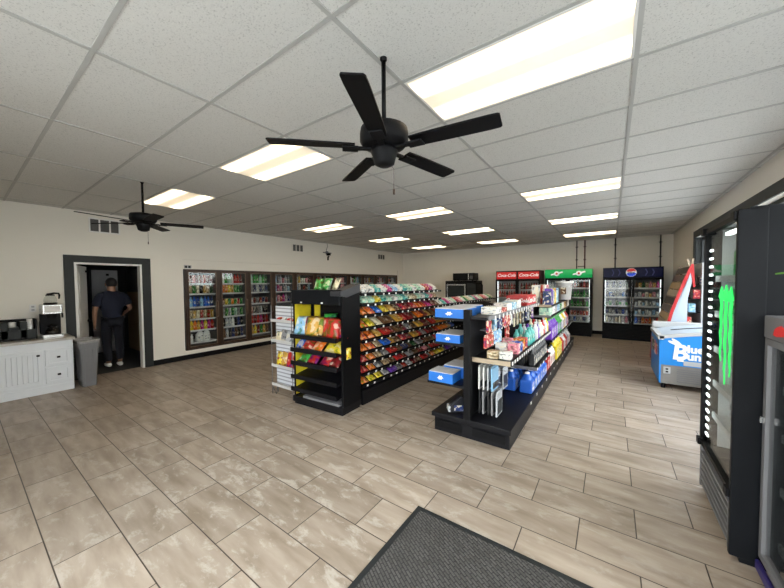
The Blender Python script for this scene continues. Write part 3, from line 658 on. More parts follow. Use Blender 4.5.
for r, z in enumerate([1.03, .78, .5]):
    for k, x in enumerate(span(.1, .7, 5)):
        cn = R.choice(['cream','pink','red','white']); b = None
        put('bottle', BOT if r else BOTS, '%s bottle, %s across, %s shelf down in the grey foreground cooler' % (cn, od(k+1), od(r+1)), 'bottle', P(x, .13, z+.001), (0,0,R.uniform(0,6)), PAL[cn], 'bottles in the foreground cooler')
# pot plant on top of it, leaf tip in view
t = thing('potted_plant', 'small potted plant with pointed green leaves on the grey foreground cooler', 'plant', P(.42, .3, 1.42))
b = MB(); b.lathe([(0,0),(.06,0),(.08,.12),(.085,.12),(.085,.14),(.07,.14),(.065,.12),(0,.12)], seg=16); b.build('pot', 'pot', t)
def leaf(b, a, ln, rise, wid):
    n = 8; L_ = []; Rr = []; C_ = []
    for k in range(n+1):
        s_ = k/n; r_ = s_*ln; z = .12+rise*math.sin(s_*PI*.62); w_ = wid*math.sin(PI*min(1, s_*.92+.08))**.8*(1 if k < n else 0)
        c = Vector((math.cos(a)*r_, math.sin(a)*r_, z)); p = Vector((-math.sin(a), math.cos(a), 0))
        L_.append(b.bm.verts.new(c+p*w_+Vector((0,0,.008)))); Rr.append(b.bm.verts.new(c-p*w_+Vector((0,0,.008)))); C_.append(b.bm.verts.new(c))
    for k in range(n):
        b.bm.faces.new([L_[k],L_[k+1],C_[k+1],C_[k]]); b.bm.faces.new([C_[k],C_[k+1],Rr[k+1],Rr[k]])
    return
for k, (a, ln, ri) in enumerate(((142.7,.446,.10),(200,.26,.16),(60,.26,.2),(0,.25,.2),(300,.28,.18),(250,.22,.22))):
    b = MB(); leaf(b, math.radians(a), ln, ri, .022); bmesh.ops.solidify(b.bm, geom=b.bm.faces[:], thickness=.0015); b.build('leaf', 'leaf', t)

# ------------------------------------------------------------------ blue ice cream chest
loc = (.60, 6.10, 0); t = thing('chest_freezer', 'bright blue ice cream chest freezer with white lettering and curved glass top', 'freezer', loc)
w, d = .95, 1.12
def edge(x): return .745+.12*math.sin(min(1, x/w)*PI*.5)
prof = [(0,.08),(0,.745)]+[(w*k/10, edge(w*k/10)) for k in range(1, 11)]+[(w,.08)]
b = MB(); b.prism([p for p in [(0,.36)]+prof[1:-1]+[(w,.36)]], 'y', 0, d); body = b.build('body', 'sky', t)
b = MB(); b.box(.02, w, .005, d, .08, .36); gr = b.build('lower_panel', 'steelgrey', t)
b = MB(); b.box(.0, .02, .0, d, .08, .36); b.build('corner_trim', 'sky', t)
b = MB(); b.box(.05, .13, -.004, .006, .23, .33, .003); sw = b.build('switch_plate', 'lgrey', t)
for z in (.26, .30): b = MB(); b.box(.075, .105, -.008, -.003, z-.011, z+.011); b.build('rocker_switch', 'black', sw)
b = MB()
for k in range(7): b.box(.2, w-.05, -.001, .006, .12+.03*k, .132+.03*k)
b.build('vent_grille', 'grey', gr)
b = MB(); b.box(.27, .8, -.004, .002, .375, .44); b.build('sticker', 'lgrey', t)
b = MB(); b.box(.2, .27, -.004, .002, .43, .46); b.build('white_mark', 'white', body)
lp = [(w*k/10, edge(w*k/10)) for k in range(11)]
b = MB(); b.prism(lp+[(x, z+.045) for x, z in lp[::-1]], 'y', -.015, .06); b.prism(lp+[(x, z+.045) for x, z in lp[::-1]], 'y', d-.06, d+.01)
b.box(-.015, .05, -.015, d, .735, .79); b.build('top_rim', 'lgrey', t)
b = MB(); b.prism([(x, z+.02) for x, z in lp]+[(x, z+.032) for x, z in lp[::-1]], 'y', .06, d-.06); b.build('sliding_lid', 'ice', t)
b = MB(); b.prism([(x, z+.034) for x, z in lp[2:9]]+[(x, z+.042) for x, z in lp[2:9][::-1]], 'y', d*.5, d*.5+.035); b.build('lid_handle', 'black', t)
b = MB(); b.box(.0, .9, d-.10, d+.02, .80, .90, .01); b.build('rear_rail', 'lgrey', t)
for q in (.06, w-.06):
    for p in (.06, d-.06): b = MB(); b.lathe([(0,0),(.025,0),(.025,.08),(0,.08)], q, p, 8); b.build('foot', 'black', t)
text('lettering', 'B', .30, 'white', body, (.225,-.003,.555), (PI/2,0,0), .1, .010)
text('lettering', 'lue', .15, 'white', body, (.305,-.003,.615), (PI/2,0,0), .0, .006, align='LEFT')
text('lettering', 'unny', .15, 'white', body, (.305,-.003,.51), (PI/2,0,0), .0, .006, align='LEFT')
b = MB()
for a, cx, cz in ((2.75,.16,.695), (2.45,.19,.715)):
    b.prism([(cx+.07*math.cos(u)*math.cos(a)-.02*math.sin(u)*math.sin(a), cz+.07*math.cos(u)*math.sin(a)+.02*math.sin(u)*math.cos(a)) for u in [2*PI*k/14 for k in range(14)]], 'y', -.005, .001)
b.build('ear_mark', 'white', body)
for k in range(4):
    cn = ['red','pink','black','brown'][k]
    b = MB(); b.box(-.001, .004, .25+.2*k, .4+.2*k, .45-.02*(k%2), .62+.03*(k%2)); b.build('side_picture', 'card', body, loc=(-.003,0,0), col=PAL[cn])
# ------------------------------------------------------------------ curved open display with red rim behind the freezer
loc = (.69, 7.45, 0); t = thing('open_display_case', 'open display case with a tall curved red-rimmed end, behind the blue freezer', 'display case', loc)
curve = [(.10,.55),(.13,.8),(.18,1.05),(.25,1.3),(.325,1.55),(.40,1.78),(.445,1.90)]
b = MB(); b.prism([(.0,.0),(.62,.0),(.62,.5),(.02,.5)], 'y', 0, 1.15); b.build('base', 'red', t)
b = MB(); b.box(.58, .62, 0, 1.15, .5, 1.92); b.build('back_panel', 'lgrey', t)
for y in (0., 1.12):
    inner = [(x+.04, z-.02) for x, z in curve]
    b = MB(); b.prism(curve+[(.475,1.90),(.50,1.5),(.475,1.5)]+inner[::-1][1:], 'y', y, y+.03); b.build('end_rim', 'red' if y == 0 else 'bronzel', t)
    b = MB(); b.prism(inner[:-1]+[(.43,1.78),(.46,1.62),(.41,1.3),(.40,.55)], 'y', y+.005, y+.025); b.build('end_panel', 'ice', t)
for k in range(9):
    z0 = .62+.14*k
    def cx(z): 
        for (xa_, za_), (xb_, zb_) in zip(curve, curve[1:]):
            if za_ <= z <= zb_: return xa_+(xb_-xa_)*(z-za_)/(zb_-za_)
        return curve[-1][0]
    b = MB(); b.prism([(cx(z0)-.012,z0),(cx(z0+.12)-.012,z0+.12),(cx(z0+.12)+.008,z0+.12),(cx(z0)+.008,z0)], 'y', .035, 1.115); b.build('price_panel', ['bronze','tan','brown','bronzel'][k % 4], t)
for k, (z, x) in enumerate(((.58,.12),(.82,.15),(1.06,.2),(1.3,.26),(1.54,.34))):
    b = MB(); b.box(x, .58, .03, 1.12, z-.015, z); sh = b.build('shelf', 'black', t); b = MB(); b.box(x-.02, x, .03, 1.12, z-.03, z+.03); b.build('front_lip', 'bronzel', sh)
b = MB(); b.box(.4,.425,.02,.05,1.86,1.99, rot=Matrix.Rotation(-.25,3,'Y')); b.box(.45,.475,.02,.05,1.88,2.0, rot=Matrix.Rotation(.1,3,'Y')); b.build('top_clip', 'tan', t)
def carton_mesh(n, w, d, h, m='carton', bev=.003): b = MB(); b.box(-w/2, w/2, -d/2, d/2, 0, h, bev); return b.mesh(n, m)
SNK = carton_mesh('snack_box', .09, .11, .15)
for k, (z, x) in enumerate(((.82,.15),(1.06,.2),(1.3,.26),(1.54,.34))):
    for j in range(6):
        cn = [['red','pink','red'],['light blue','teal','light blue'],['red','white','pink'],['dark blue','black','white']][k][j%3] if j < 3 else R.choice(['brown','gold','tan'])
        far = j >= 3
        put('snack_box', SNK, '%s snack box, %s from near end, %s shelf up, red-rimmed case' % (cn, od(j+1), od(k+1)), 'box', (.69+x+(.27 if not far else .07), 7.53+.17*j, z), (0,0,R.uniform(-.06,.06)), PAL[cn], 'snack boxes in the red-rimmed case')

# ------------------------------------------------------------------ candy gondola (faces +x)
G0, G1 = 3.06, 8.75; FX = -2.64
ZC = 1.17
t = thing('candy_gondola', 'long black gondola with nine sloping shelves of candy in the middle aisle', 'gondola shelf', (FX, G0, 0))
L_ = G1-G0
b = MB(); b.box(-.9, 0, 0, L_, .02, .19); b.box(-.88, -.02, .02, L_-.02, 0, .02); b.box(-.9, .002, 0, L_, .17, .20, .004); b.build('base_deck', 'deck', t)
b = MB(); b.box(-.47, -.43, 0, 2.3, .2, 1.46); b.box(-.47, -.43, 2.3, L_, .2, ZC+.02); b.build('back_panel', 'black', t)
for k in range(6): y = (L_-.04)*k/5; b = MB(); b.box(-.48, -.42, y, y+.04, .2, 1.5 if k < 3 else ZC); b.build('upright', 'black', t)
LIPZ = [1.46, 1.32, 1.17, 1.0, .838, .686, .543, .40, .25]; TILT = math.radians(24)
ntag = 0; rest = MB()
for r, z in enumerate(LIPZ):
    b = MB(); b.box(-.34, 0, .01, L_-.01, -.006, 0, rot=Matrix.Rotation(TILT*.0, 3, 'Y'))
    dep = .34
    b = MB(); c_, s_ = math.cos(TILT), math.sin(TILT)
    b.prism([(0,-.016),(-.0,.012),(-.012,.012),(-.012,0),(-.012-dep*c_, dep*s_*.62),(-.012-dep*c_, dep*s_*.62-.01),(-.012,-.016)], 'y', .005, 2.3 if r < 2 else L_-.005)
    sh = b.build('shelf', 'black', t, (0,0,z))
    for k in range(32):
        y = .1+.172*k+R.uniform(-.03,.03)
        if y > (2.27 if r < 2 else L_-.05): break
        if k < 11: q = MB(); q.box(0, .003, y-.016, y+.016, -.015, .012); q.build('price_tag', 'tag', sh); ntag += 1
        else: rest.box(0, .003, y-.016, y+.016, z-.015, z+.012)
rest.build('price_tag', 'tag', t)['kind'] = 'stuff'
b = MB(); b.pillow(.15, .20, .05); BAG = b.mesh('candy_bag', 'pack')
def tray_mesh():
    b = MB(); w, l = .14, .21
    b.box(-w/2, w/2, -.002, .004, 0, l)
    b.box(-w/2, w/2, -.045, .0, 0, .004); b.box(-w/2, -w/2+.003, -.04, 0, 0, l); b.box(w/2-.003, w/2, -.04, 0, 0, l); b.box(-w/2, w/2, -.03, 0, l-.004, l)
    for j in range(4): b.box(-w/2+.006, w/2-.006, -.036, -.004, .008+.05*j, .052+.05*j, .006, mi=1)
    return b.mesh('candy_carton', ['obj', 'pack'])
TRAY = tray_mesh()
def flat_mesh(): b = MB(); b.box(-.06, .06, -.035, 0, 0, .16, .004); b.box(-.058, .058, -.05, -.036, .01, .15, .004); return b.mesh('gum_box', 'carton')
GUM = flat_mesh()
CROW = [('white white teal white magenta light blue white teal mint white mint white red magenta white cream white light blue', 'g'), ('mint mint yellow teal mint white mint teal cream tan mint white teal pink tan mint pink white', 'g'),
        ('orange orange blue yellow gold brown red dark red red orange red magenta dark red brown', 'b'), ('orange yellow cream brown brown gold red dark red brown orange dark red gold brown red', 'bt'),
        ('orange orange gold red dark red brown dark red grey brown gold dark red brown red gold', 'bt'), ('orange orange tan blue gold brown red dark red gold red grey dark red brown red', 'bt'),
        ('red orange tan grey red brown dark blue brown dark green grey dark red brown tan red', 'bt'), ('red orange grey tan brown red dark red grey brown dark red pink brown red', 'bt'),
        ('orange yellow yellow grey purple grey red silver dark red brown red grey', 'bt')]
for r, z in enumerate(LIPZ):
    cols = parse(CROW[r][0]); kd = CROW[r][1]
    ymax = 2.2 if r < 2 else L_-.1 if r == 2 else 2.9
    y = .10; k = 0
    while y < ymax:
        cn = cols[k % len(cols)]
        if r == 2 and y > 2.35: cn = ['pink','white','green','cream','white','teal','magenta','white','mint','red'][k % 10]
        if kd == 'g': me, nm, st = GUM, 'gum box', .142
        elif kd == 'b' or R.random() < .5 or k < 3: me, nm, st = BAG, 'candy bag', .165
        else: me, nm, st = TRAY, 'candy carton', .16
        k += 1
        tl = math.radians(58 if nm == 'candy bag' else 62)
        # lie back on the slope, bottom edge behind the lip, face to +x
        o = put(nm.replace(' ', '_'), me, '%s %s, %s from the chip rack, %s candy shelf down' % (cn, nm, od(k), od(r+1)), nm.split()[1], (FX-.04, G0+y, z+.024), (0,0,0), PAL[cn], 'candy on the %s shelf down' % od(r+1))
        o.rotation_euler = (-tl, 0, PI/2)
        y += st
# ------------------------------------------------------------------ chip rack at the end of the candy gondola (faces -y, turned a little)
loc = (-3.50, 2.61, 0); rz = math.radians(3.5); P = wl(loc, rz)
t = thing('chip_rack', 'black end-cap rack of chip bags at the near end of the candy gondola', 'rack', loc, rz)
w, d = .88, .36
b = MB(); b.box(0, w, -.0, d, .03, .11, .008); b.box(.02, w-.02, .02, d, 0, .03); b.build('base', 'deck', t)
b = MB(); b.box(w-.03, w, .02, d, .11, 1.52); b.build('side_panel', 'black', t)
b = MB(); b.box(.02, .05, .015, d, .11, 1.345); b.build('side_post', 'black', t)
b = MB(); b.box(.05, w-.03, d-.03, d, .11, 1.5); b.build('back_panel', 'black', t)
b = MB(); b.box(.05, .056, .02, d-.06, .13, 1.34); b.build('yellow_strip', 'yellow', t); b = MB(); b.box(.11, .21, d-.045, d-.03, .15, 1.34); b.build('yellow_strip', 'yellow', t)
b = MB(); b.box(0, w-.03, .0, d-.03, 1.345, 1.53, .008); b.build('header_box', 'blackgloss', t)
for q in (.18, .55): b = MB(); b.box(q, q+.03, -.004, .002, 1.36, 1.378); b.build('header_clip', 'white', t)
b = MB(); b.prism([(-.02,1.46),(-.02,1.51),(d,1.60),(d,1.50),(.1,1.44)], 'x', w-.16, w+.005); b.build('top_bracket', mat('dark grey casting', (.035,.036,.042), .5), t)
b = MB(); b.prism([(.0,.11),(-.0,.14),(d-.1,.17),(d-.1,.11)], 'x', .2, w-.06); b.build('bottom_plate', 'grey', t)
trz = [.93, .755, .58, .40, .235]
for z in trz:
    b = MB(); b.prism([(-.07,z-.03),(-.07,z+.025),(-.06,z+.025),(-.06,z-.015),(d-.05,z+.05),(d-.05,z+.035)], 'x', .05, w-.035); b.build('tray', 'deck', t)
b = MB(); b.pillow(.17, .23, .06, wob=.1); CHIP = b.mesh('chip_bag', 'chip')
CH = {0: ['light blue','gold','gold','gold','green','red','red','red'], 1: ['blue','red','orange','yellow','yellow'], 2: ['green','red','red','dark red']}
XP = {0: [.13,.25,.34,.41,.55,.60,.70,.79], 1: [.12,.24,.42,.64,.75], 2: [.16,.33,.55,.70]}
for r, z in enumerate(trz[:3]):
    for k, cn in enumerate(CH[r]):
        x = XP[r][k]; hi = r == 0
        pos = P(x, .03+(.05*(k % 2) if hi else 0)+(.10 if cn == 'green' and hi else 0), z+(.0 if not (cn == 'green' and hi) else .05))
        o = put('chip_bag', CHIP, '%s chip bag, %s along the %s tray of the end-cap rack' % (cn, od(k+1), ['top','second','third'][r]), 'bag', pos, (-(.30 if hi else .85), 0, rz+R.uniform(-.15,.15)+(.25 if hi else 0)), PAL[cn], 'chip bags on the end-cap rack', (1.15,1.1,1.12) if hi else (1.12,1,.9))
put('chip_bag', CHIP, 'yellow chip bag clipped to the side of the black end-cap rack', 'bag', P(w+.014, .11, .68), (0,0,PI/2), PAL['yellow'], None, (.5,.6,.62))
for k, (x, dy) in enumerate(((.24,.12),(.31,.20),(.38,.1),(.46,.19))):
    put('chip_bag', CHIP, 'green bag lying on top of the chip rack header, %s along' % od(k+1), 'bag', P(x+.12, dy+.02, 1.53), (-.45,0,rz+.3-.2*k), [PAL['green'],PAL['mint'],PAL['green'],PAL['cream']][k], 'green bags on top of the chip rack', (.75,.9,.72))
# white wire rack on its left
loc = (-4.06, 2.68, 0); P = wl(loc, 0)
t = thing('wire_rack', 'narrow wire rack with white slatted back beside the chip rack', 'rack', loc)
w, d = .47, .09
for q in (0, w):
    for p in (0, d):
        b = MB(); b.tube([(q,p,0),(q,p,1.30 if p else 1.30)], .006, 6); b.build('post', 'grey', t)
b = MB(); b.tube([(0,0,.11),(.06,.02,.0),(.12,.0,.12)], .005, 5); b.build('foot_brace', 'grey', t)
b = MB(); b.box(.008, w-.008, d-.02, d-.008, .14, 1.29); b.build('slat_back', 'slat', t)
shz = [1.085, .79, .43, .15]
for z in shz: b = MB(); b.box(.0, w, -.004, d-.02, z-.012, z-.004); b.box(.0, w, -.012, -.004, z-.02, z+.02); b.build('shelf', 'shelfw', t)
for r, k, cn, s_ in ((0,0,'red',.35),(0,1,'white',.35),(0,2,'red',.35),(1,0,'cream',.6),(1,1,'grey',.75),(1,2,'silver',.75),(2,0,'yellow',.9),(2,1,'gold',.95),(2,2,'red',1.)):
    put('snack_bag', CHIP, '%s snack bag, %s along the %s shelf of the white wire rack' % (cn, od(k+1), ['top','second','third'][r]), 'bag', P(.14+.115*k, .03 if r else .04, shz[r]-.003+(.0 if r else .014)), (-.25 if r else -1.3,0,.25), PAL[cn], 'snack bags on the white wire rack', (.8,.9,s_))

# ------------------------------------------------------------------ general goods gondola
G0, G1 = 3.0, 9.1; XC = -1.195
t = thing('goods_gondola', 'long black two-sided gondola of car care and household goods, near aisle', 'gondola shelf', (XC, G0, 0))
gond = t; L_ = G1-G0
def GB(name, m, x0, x1, y0, y1, z0, z1, parent=None, bev=0.): b = MB(); b.box(x0-XC, x1-XC, y0-G0, y1-G0, z0, z1, bev); return b.build(name, m, parent or gond)
DZT = .20; XRI, XLE = -.76, -1.60
GB('kick_plate', 'deck', XLE+.03, XRI-.015, G0+.02, G1-.02, 0, .15)
b = MB(); b.box(XLE+.05-XC, -.06, -.002, .004, .05, .13); b.box(.06, XRI-.05-XC, -.002, .004, .05, .13); b.build('kick_recess', 'black', gond)
GB('base_deck', 'deck', XLE, XC, G0, G1, .15, DZT, None, .005); GB('base_deck', 'deck', XC, XRI, G0, G1, .15, DZT, None, .005)
for k in range(6):
    y = G0+(L_-.06)*k/5; GB('upright', 'black', XC-.035, XC+.035, y, y+.06, DZT, 1.33 if k == 0 else 1.225)
GB('back_panel', 'black', XC-.012, XC+.012, G0+.06, G1-.06, DZT, 1.23)
# left shelves
for z, x in ((1.235,-1.57),(.97,-1.57),(.53,-1.66)): GB('shelf', 'deck', x, XC-.012, G0+.02, G1-.02, z-.025, z)
# right shelves: first two bays
def tags(sh, x, y0, y1, z, st, h=.032):
    y = y0; n = 0
    while y < y1:
        b = MB(); b.box(x-XC, x+.004-XC, y-.018-G0, y+.018-G0, z-h, z); b.build('price_tag', 'tag', sh); y += st; n += 1
s1 = GB('shelf', 'deck', XC+.012, -.985, G0+.03, 5.6, 1.235, 1.26); GB('shelf_lip', 'grey', -1.0, -.982, G0+.03, 5.6, 1.23, 1.268, s1)
tags(s1, -.982, 3.25, 5.6, 1.26, .145, .045)
s2 = GB('peg_rail', 'grey', XC+.012, -1.06, 3.35, 4.35, 1.075, 1.085); tags(s2, -1.06, 3.4, 4.35, 1.10, .12, .045)
s3 = GB('shelf', 'deck', XC+.012, -.80, 3.1, 5.5, .80, .825); GB('shelf_lip', 'black', -.80, -.782, 3.1, 5.5, .79, .83, s3); GB('shelf_end', 'tan', XC+.012, -.79, 3.085, 3.1, .79, .835, s3)
tags(s3, -.782, 3.14, 5.5, .828, .10, .034)
s4 = GB('shelf', 'deck', XC+.012, -.78, 4.35, 5.5, .46, .48); GB('shelf_end', 'grey', XC+.012, -.775, 4.335, 4.35, .455, .495, s4)
tags(s4, -.78, 4.4, 5.5, .485, .22)
# far bays
s5 = GB('shelf', 'deck', XC+.012, -.80, 5.62, 9.0, 1.20, 1.225); GB('shelf_end', 'tan', XC+.012, -.795, 5.605, 5.62, 1.195, 1.235, s5)
s6 = GB('shelf', 'deck', XC+.012, -.80, 5.62, 9.0, 1.03, 1.05); GB('shelf_end', 'grey', XC+.012, -.795, 5.605, 5.62, 1.02, 1.06, s6)
s7 = GB('shelf', 'deck', XC+.012, -.78, 5.62, 9.0, .62, .645); tags(s7, -.78, 5.7, 9.0, .645, .3)
b = MB()
dk = [c for c in gond.children if c.name.startswith('base_deck')][1]
for k in range(14): y = .9+.36*k; q = MB(); q.box(XRI-XC, XRI+.004-XC, y-.02, y+.02, .165, .195); q.build('price_tag', 'tag', dk)
# --- blue boxes on the left shelves
def bluebox(x0, x1, y0, y1, z, h, label):
    t = thing('blue_carton', label, 'box', ((x0+x1)/2, (y0+y1)/2, z), 0, 'blue and white cartons on the gondola end')
    w, d = (x1-x0)/2, (y1-y0)/2
    b = MB(); b.box(-w, w, -d, d, 0, h*.93, .003); bo = b.build('body', mat('carton blue', (.015,.16,.6), .45), t)
    b = MB(); b.box(-w+.002, w-.002, -d+.002, d-.002, h*.93, h, .002); b.build('top', mat('carton white', (.6,.62,.68), .5, var=.25, scale=20), t)
    b = MB(); b.prism([(x*.042*(w/.16), h*.47+zz*h*.22) for x, zz in ((-1,-.2),(-.5,.3),(-.3,1),(0,.6),(.4,1),(.6,.3),(1,-.1),(.5,-.4),(.3,-1),(0,-.7),(-.4,-1),(-.6,-.5))], 'y', -d-.002, -d+.001); b.build('emblem', 'white', bo)
bluebox(-1.565, -1.235, 3.02, 3.40, 1.235, .10, 'blue carton with white top on the highest shelf of the gondola end')
bluebox(-1.56, -1.28, 3.03, 3.40, .97, .09, 'blue carton on the middle shelf of the gondola end')
bluebox(-1.645, -1.36, 3.02, 3.25, .53, .11, 'front blue carton on the lowest end shelf, above the small black bag')
bluebox(-1.58, -1.28, 3.27, 3.58, .53, .13, 'rear blue carton on the lowest end shelf, behind another')
bluebox(-1.56, -1.30, 3.43, 3.8, 1.235, .10, 'rear blue carton on the highest shelf of the gondola end')
# small bag on left deck
t = thing('car_wax_pouch', 'small black and blue gusseted pouch lying on the gondola deck', 'pouch', (-1.37, 3.16, DZT), math.radians(35))
b = MB(); b.prism([(-.10,0),(.10,0),(.09,.09),(.05,.17),(.03,.175),(-.085,.08)], 'y', -.05, .05); bmesh.ops.bevel(b.bm, geom=b.bm.edges[:], offset=.012, segments=2, affect='EDGES'); b.build('body', mat('black film', (.012,.013,.018), .3, var=.3), t)
b = MB(); b.box(-.105, -.075, -.052, .052, .005, .07, .01); b.build('label_panel', 'card', t, col=PAL['silver'])
b = MB(); b.box(-.04, .06, -.055, -.049, .02, .08); b.build('side_print', 'card', t, col=PAL['dark blue'])
# --- things on the top shelf
def cart(me, name, lab, cat, x, y, z, cn, rz=0, g=None, sc_=None): return put(name, me, lab, cat, (x, y, z), (0,0,rz), PAL[cn], g, sc_)
BX = carton_mesh('goods_box', .16, .22, .10)
tops = [('white',3.52,1),('light blue',3.55,.8),('white',3.78,1),('red',4.0,.7),('white',4.22,1.2),('light blue',4.45,1.2),('white',4.7,1.35)]
for k, (cn, y, s_) in enumerate(tops[2:]): cart(BX, 'goods_box', '%s goods box on the top gondola shelf, %s behind the blue cartons' % (cn, od(k+1)), 'box', -1.08, y-.35, 1.261, cn, 0, 'boxes on the top gondola shelf', (1,.95,s_*.8))
BIG = carton_mesh('case_box', .26, .5, .16)
rb = put('case_box', carton_mesh('red_case', .3, .62, .15, mat('red printed case', (.5,.03,.03), .45, var=.2)), 'red case with white print on the top gondola shelf', 'box', (-1.15, 5.15, 1.2612))
text('lettering', 'Coca-Cola', .075, 'white', rb, (0,-.311,.075), (PI/2,0,0), .35, .002)
text('lettering', 'Coca-Cola', .12, 'white', rb, (.152,0,.075), (PI/2,0,PI/2), .35, .002)
for k, cn in enumerate(['cream','gold','yellow']): cart(BX, 'goods_box', '%s box on the top shelf beyond the red case, %s' % (cn, ['nearest it','middle one','farthest one'][k]), 'box', -1.12, 5.62+.24*k if k == 0 else 5.62+.24*k, 1.33 if False else (1.264 if k == 0 and False else 1.226), cn, 0, 'boxes beyond the red case', (1.2,.9,1.5))
# --- hanging cards on the first bay (faces +x)
def hang_mesh(n, w, h, th, m='card'): b = MB(); b.box(-th/2, th/2, -w/2, w/2, -h, -.02, min(.004, th*.3)); b.box(-.001, .001, -w/2, w/2, -.03, .0); return b.mesh(n, m)
HC = hang_mesh('hang_card', .12, .14, .025); HS = hang_mesh('hang_strip', .05, .2, .02); b = MB(); b.box(-.008, .008, -.095, .095, -.255, -.02, .003); b.box(-.001, .001, -.095, .095, -.03, 0); b.box(-.012, .012, -.075, .075, -.235, -.09, .004, mi=1); HL = b.mesh('glove_pack', ['obj', 'film'])
b = MB(); b.box(-.008, .008, -.095, .095, -.255, -.02, .003); b.box(-.001, .001, -.095, .095, -.03, 0); b.box(-.012, .012, -.08, .08, -.235, -.17, .004, mi=1); HW = b.mesh('white_glove_pack', ['obj', 'film'])
rack1 = [(3.22,'red',HC),(3.42,'light blue',HC),(3.6,'dark blue',HC),(3.78,'red',HC),(3.93,'red',HC),(4.08,'white',HC),(4.25,'cream',HS),(4.42,'cream',HS),(4.58,'tan',HS),(4.75,'grey',HS),(4.95,'dark blue',HS),(5.1,'silver',HS),(5.25,'black',HS),(5.4,'purple',HS)]
for k, (y, cn, me) in enumerate(rack1):
    nm = 'hang card' if me is HC else 'hang strip'
    put(nm.replace(' ', '_'), me, '%s hanging pack, %s from the near end under the top gondola shelf' % (cn, od(k+1)), 'hanging pack', (-1.04, y, 1.225 if me is HC else 1.225), (0,0,R.uniform(-.1,.1)), PAL[cn], 'hanging packs, upper row')
for k, (y, cn) in enumerate(((3.18,'red'),(3.32,'red'),(3.47,'light blue'),(3.62,'light blue'),(3.9,'red'),(4.0,'red'))):
    put('hang_card', HC if k < 4 else HS, '%s hanging pack, %s from the near end in the second row down' % (cn, od(k+1)), 'hanging pack', (-1.05, y, 1.068), (0,0,R.uniform(-.1,.1)), PAL[cn], 'hanging packs, second row')
hk = MB()
for y, zt, n in ((3.25,.745,4),(3.25,.49,5),(3.48,.63,3),(3.48,.49,3),(3.78,.60,3)):
    hk = MB(); hk.tube([(XC+.012-XC, y-G0, zt+.002),(-.93-XC, y-G0, zt+.002)], .003, 5); hk.build('peg_hook', 'chrome', gond)
nn = 0
for (y, zt, n, cols) in ((3.25,.745,4,['white','white','silver','light blue']),(3.25,.49,5,['black','grey','black','grey','silver']),(3.48,.635,3,['black','grey','silver']),(3.48,.46,2,['black','grey']),(3.80,.60,3,['black','grey','silver'])):
    for k in range(n):
        place = {(3.25,.745):'upper nearest hook',(3.25,.49):'lower nearest hook',(3.48,.635):'upper second hook',(3.48,.46):'lower second hook',(3.80,.60):'third hook'}[(y,zt)]
        put('glove_pack', HW if zt > .7 else HL, '%s glove pack, %s from the panel on the %s' % (cols[k], od(k+1), place), 'glove pack', (-1.12+.045*k, y+R.uniform(-.01,.01), zt), (0,0,R.uniform(-.04,.04)), PAL[cols[k]], 'glove packs hanging on the goods gondola')
# --- on the wide shelf
SB = carton_mesh('small_box', .11, .09, .085)
for k, (x, y, cn, s_) in enumerate(((-.87,3.24,'white',(1,1,.9)),(-.99,3.22,'tan',(1,1.2,.9)),(-.87,3.55,'pink',(1,1,1.3)),(-.99,3.5,'white',(1,1,1.3)),(-.87,3.67,'blue',(1,1,1.3)),(-.87,3.80,'orange',(1,1,1.5)),(-.99,3.75,'pink',(1,1,1.5)),(-.87,3.93,'red',(1,1,1.4)))):
    cart(SB, 'small_box', '%s small box, %s along the %s row of the wide gondola shelf' % (cn, od(k+1), 'front' if x > -.9 else 'rear'), 'box', x, y, .8255, cn, R.uniform(-.05,.05), 'small boxes on the wide gondola shelf', s_)
for k in range(14):
    y = 4.08+.105*k; cn = ['teal','teal','teal','teal','silver','white','purple','silver','cream','white','red','silver','white','yellow'][k]
    for row in (0, 1):
        if row == 1 and k % 2: continue
        put('bottle', BOTS, '%s bottle, %s along the %s bottle row on the wide gondola shelf' % (cn, od(k+1), ('front', 'rear')[row]), 'bottle', (-.85-.12*row, y, .8255), (0,0,R.uniform(0,6)), PAL[cn], 'bottles on the wide gondola shelf', (1.15,1.15,1.05+.25*(k%3)/2))
# --- black oil bottles
j0 = None
def jugs(specs, name, cat, group, w, d, h, cap, rz=PI/2):
    base = None
    for (x, y, z, cn, lab) in specs:
        if base is None: base = jug_root(name, lab, cat, (x,y,z), rz, PAL[cn], w, d, h, cap, group)
        else: dup(base, (x,y,z), (0,0,rz), lab, group, PAL[cn])
jugs([(-.86-.13*r, 4.45+.125*k, .481, 'black', 'black oil bottle, %s along the %s row above the blue jugs' % (od(k+1), ('front','rear')[r])) for r in (0,1) for k in range(8)], 'oil_bottle', 'bottle', 'black oil bottles above the blue jugs', .105, .08, .27, (.02,.02,.02))
jugs([(-.87-.2*r, 4.22+.19*k, DZT+.001, 'blue' if (k+r) % 3 else 'light blue' if r == 0 and k == 9 else 'blue', 'blue fluid jug, %s along the %s row on the bottom deck' % (od(k+1), ('front','rear')[r])) for r in (0,1) for k in range(6)], 'fluid_jug', 'jug', 'blue fluid jugs on the deck', .17, .15, .255, (.75,.75,.8))
jugs([(-.86, 5.45+.16*k, DZT+.001, cn, '%s bottle on the bottom deck just past the blue jugs, %s of them' % (cn, od(k+1))) for k, cn in enumerate(['red','red','white','white','white'])], 'deck_bottle', 'bottle', 'bottles past the blue jugs', .12, .11, .30, (.05,.05,.06))
jugs([(-.86, 6.35+.24*k, DZT+.001, 'yellow', 'yellow jug on the bottom deck beyond the white bottles, %s' % ['nearest','middle one','farthest'][k]) for k in range(3)], 'yellow_jug', 'jug', 'yellow jugs on the deck', .2, .15, .38, (.7,.5,.02))
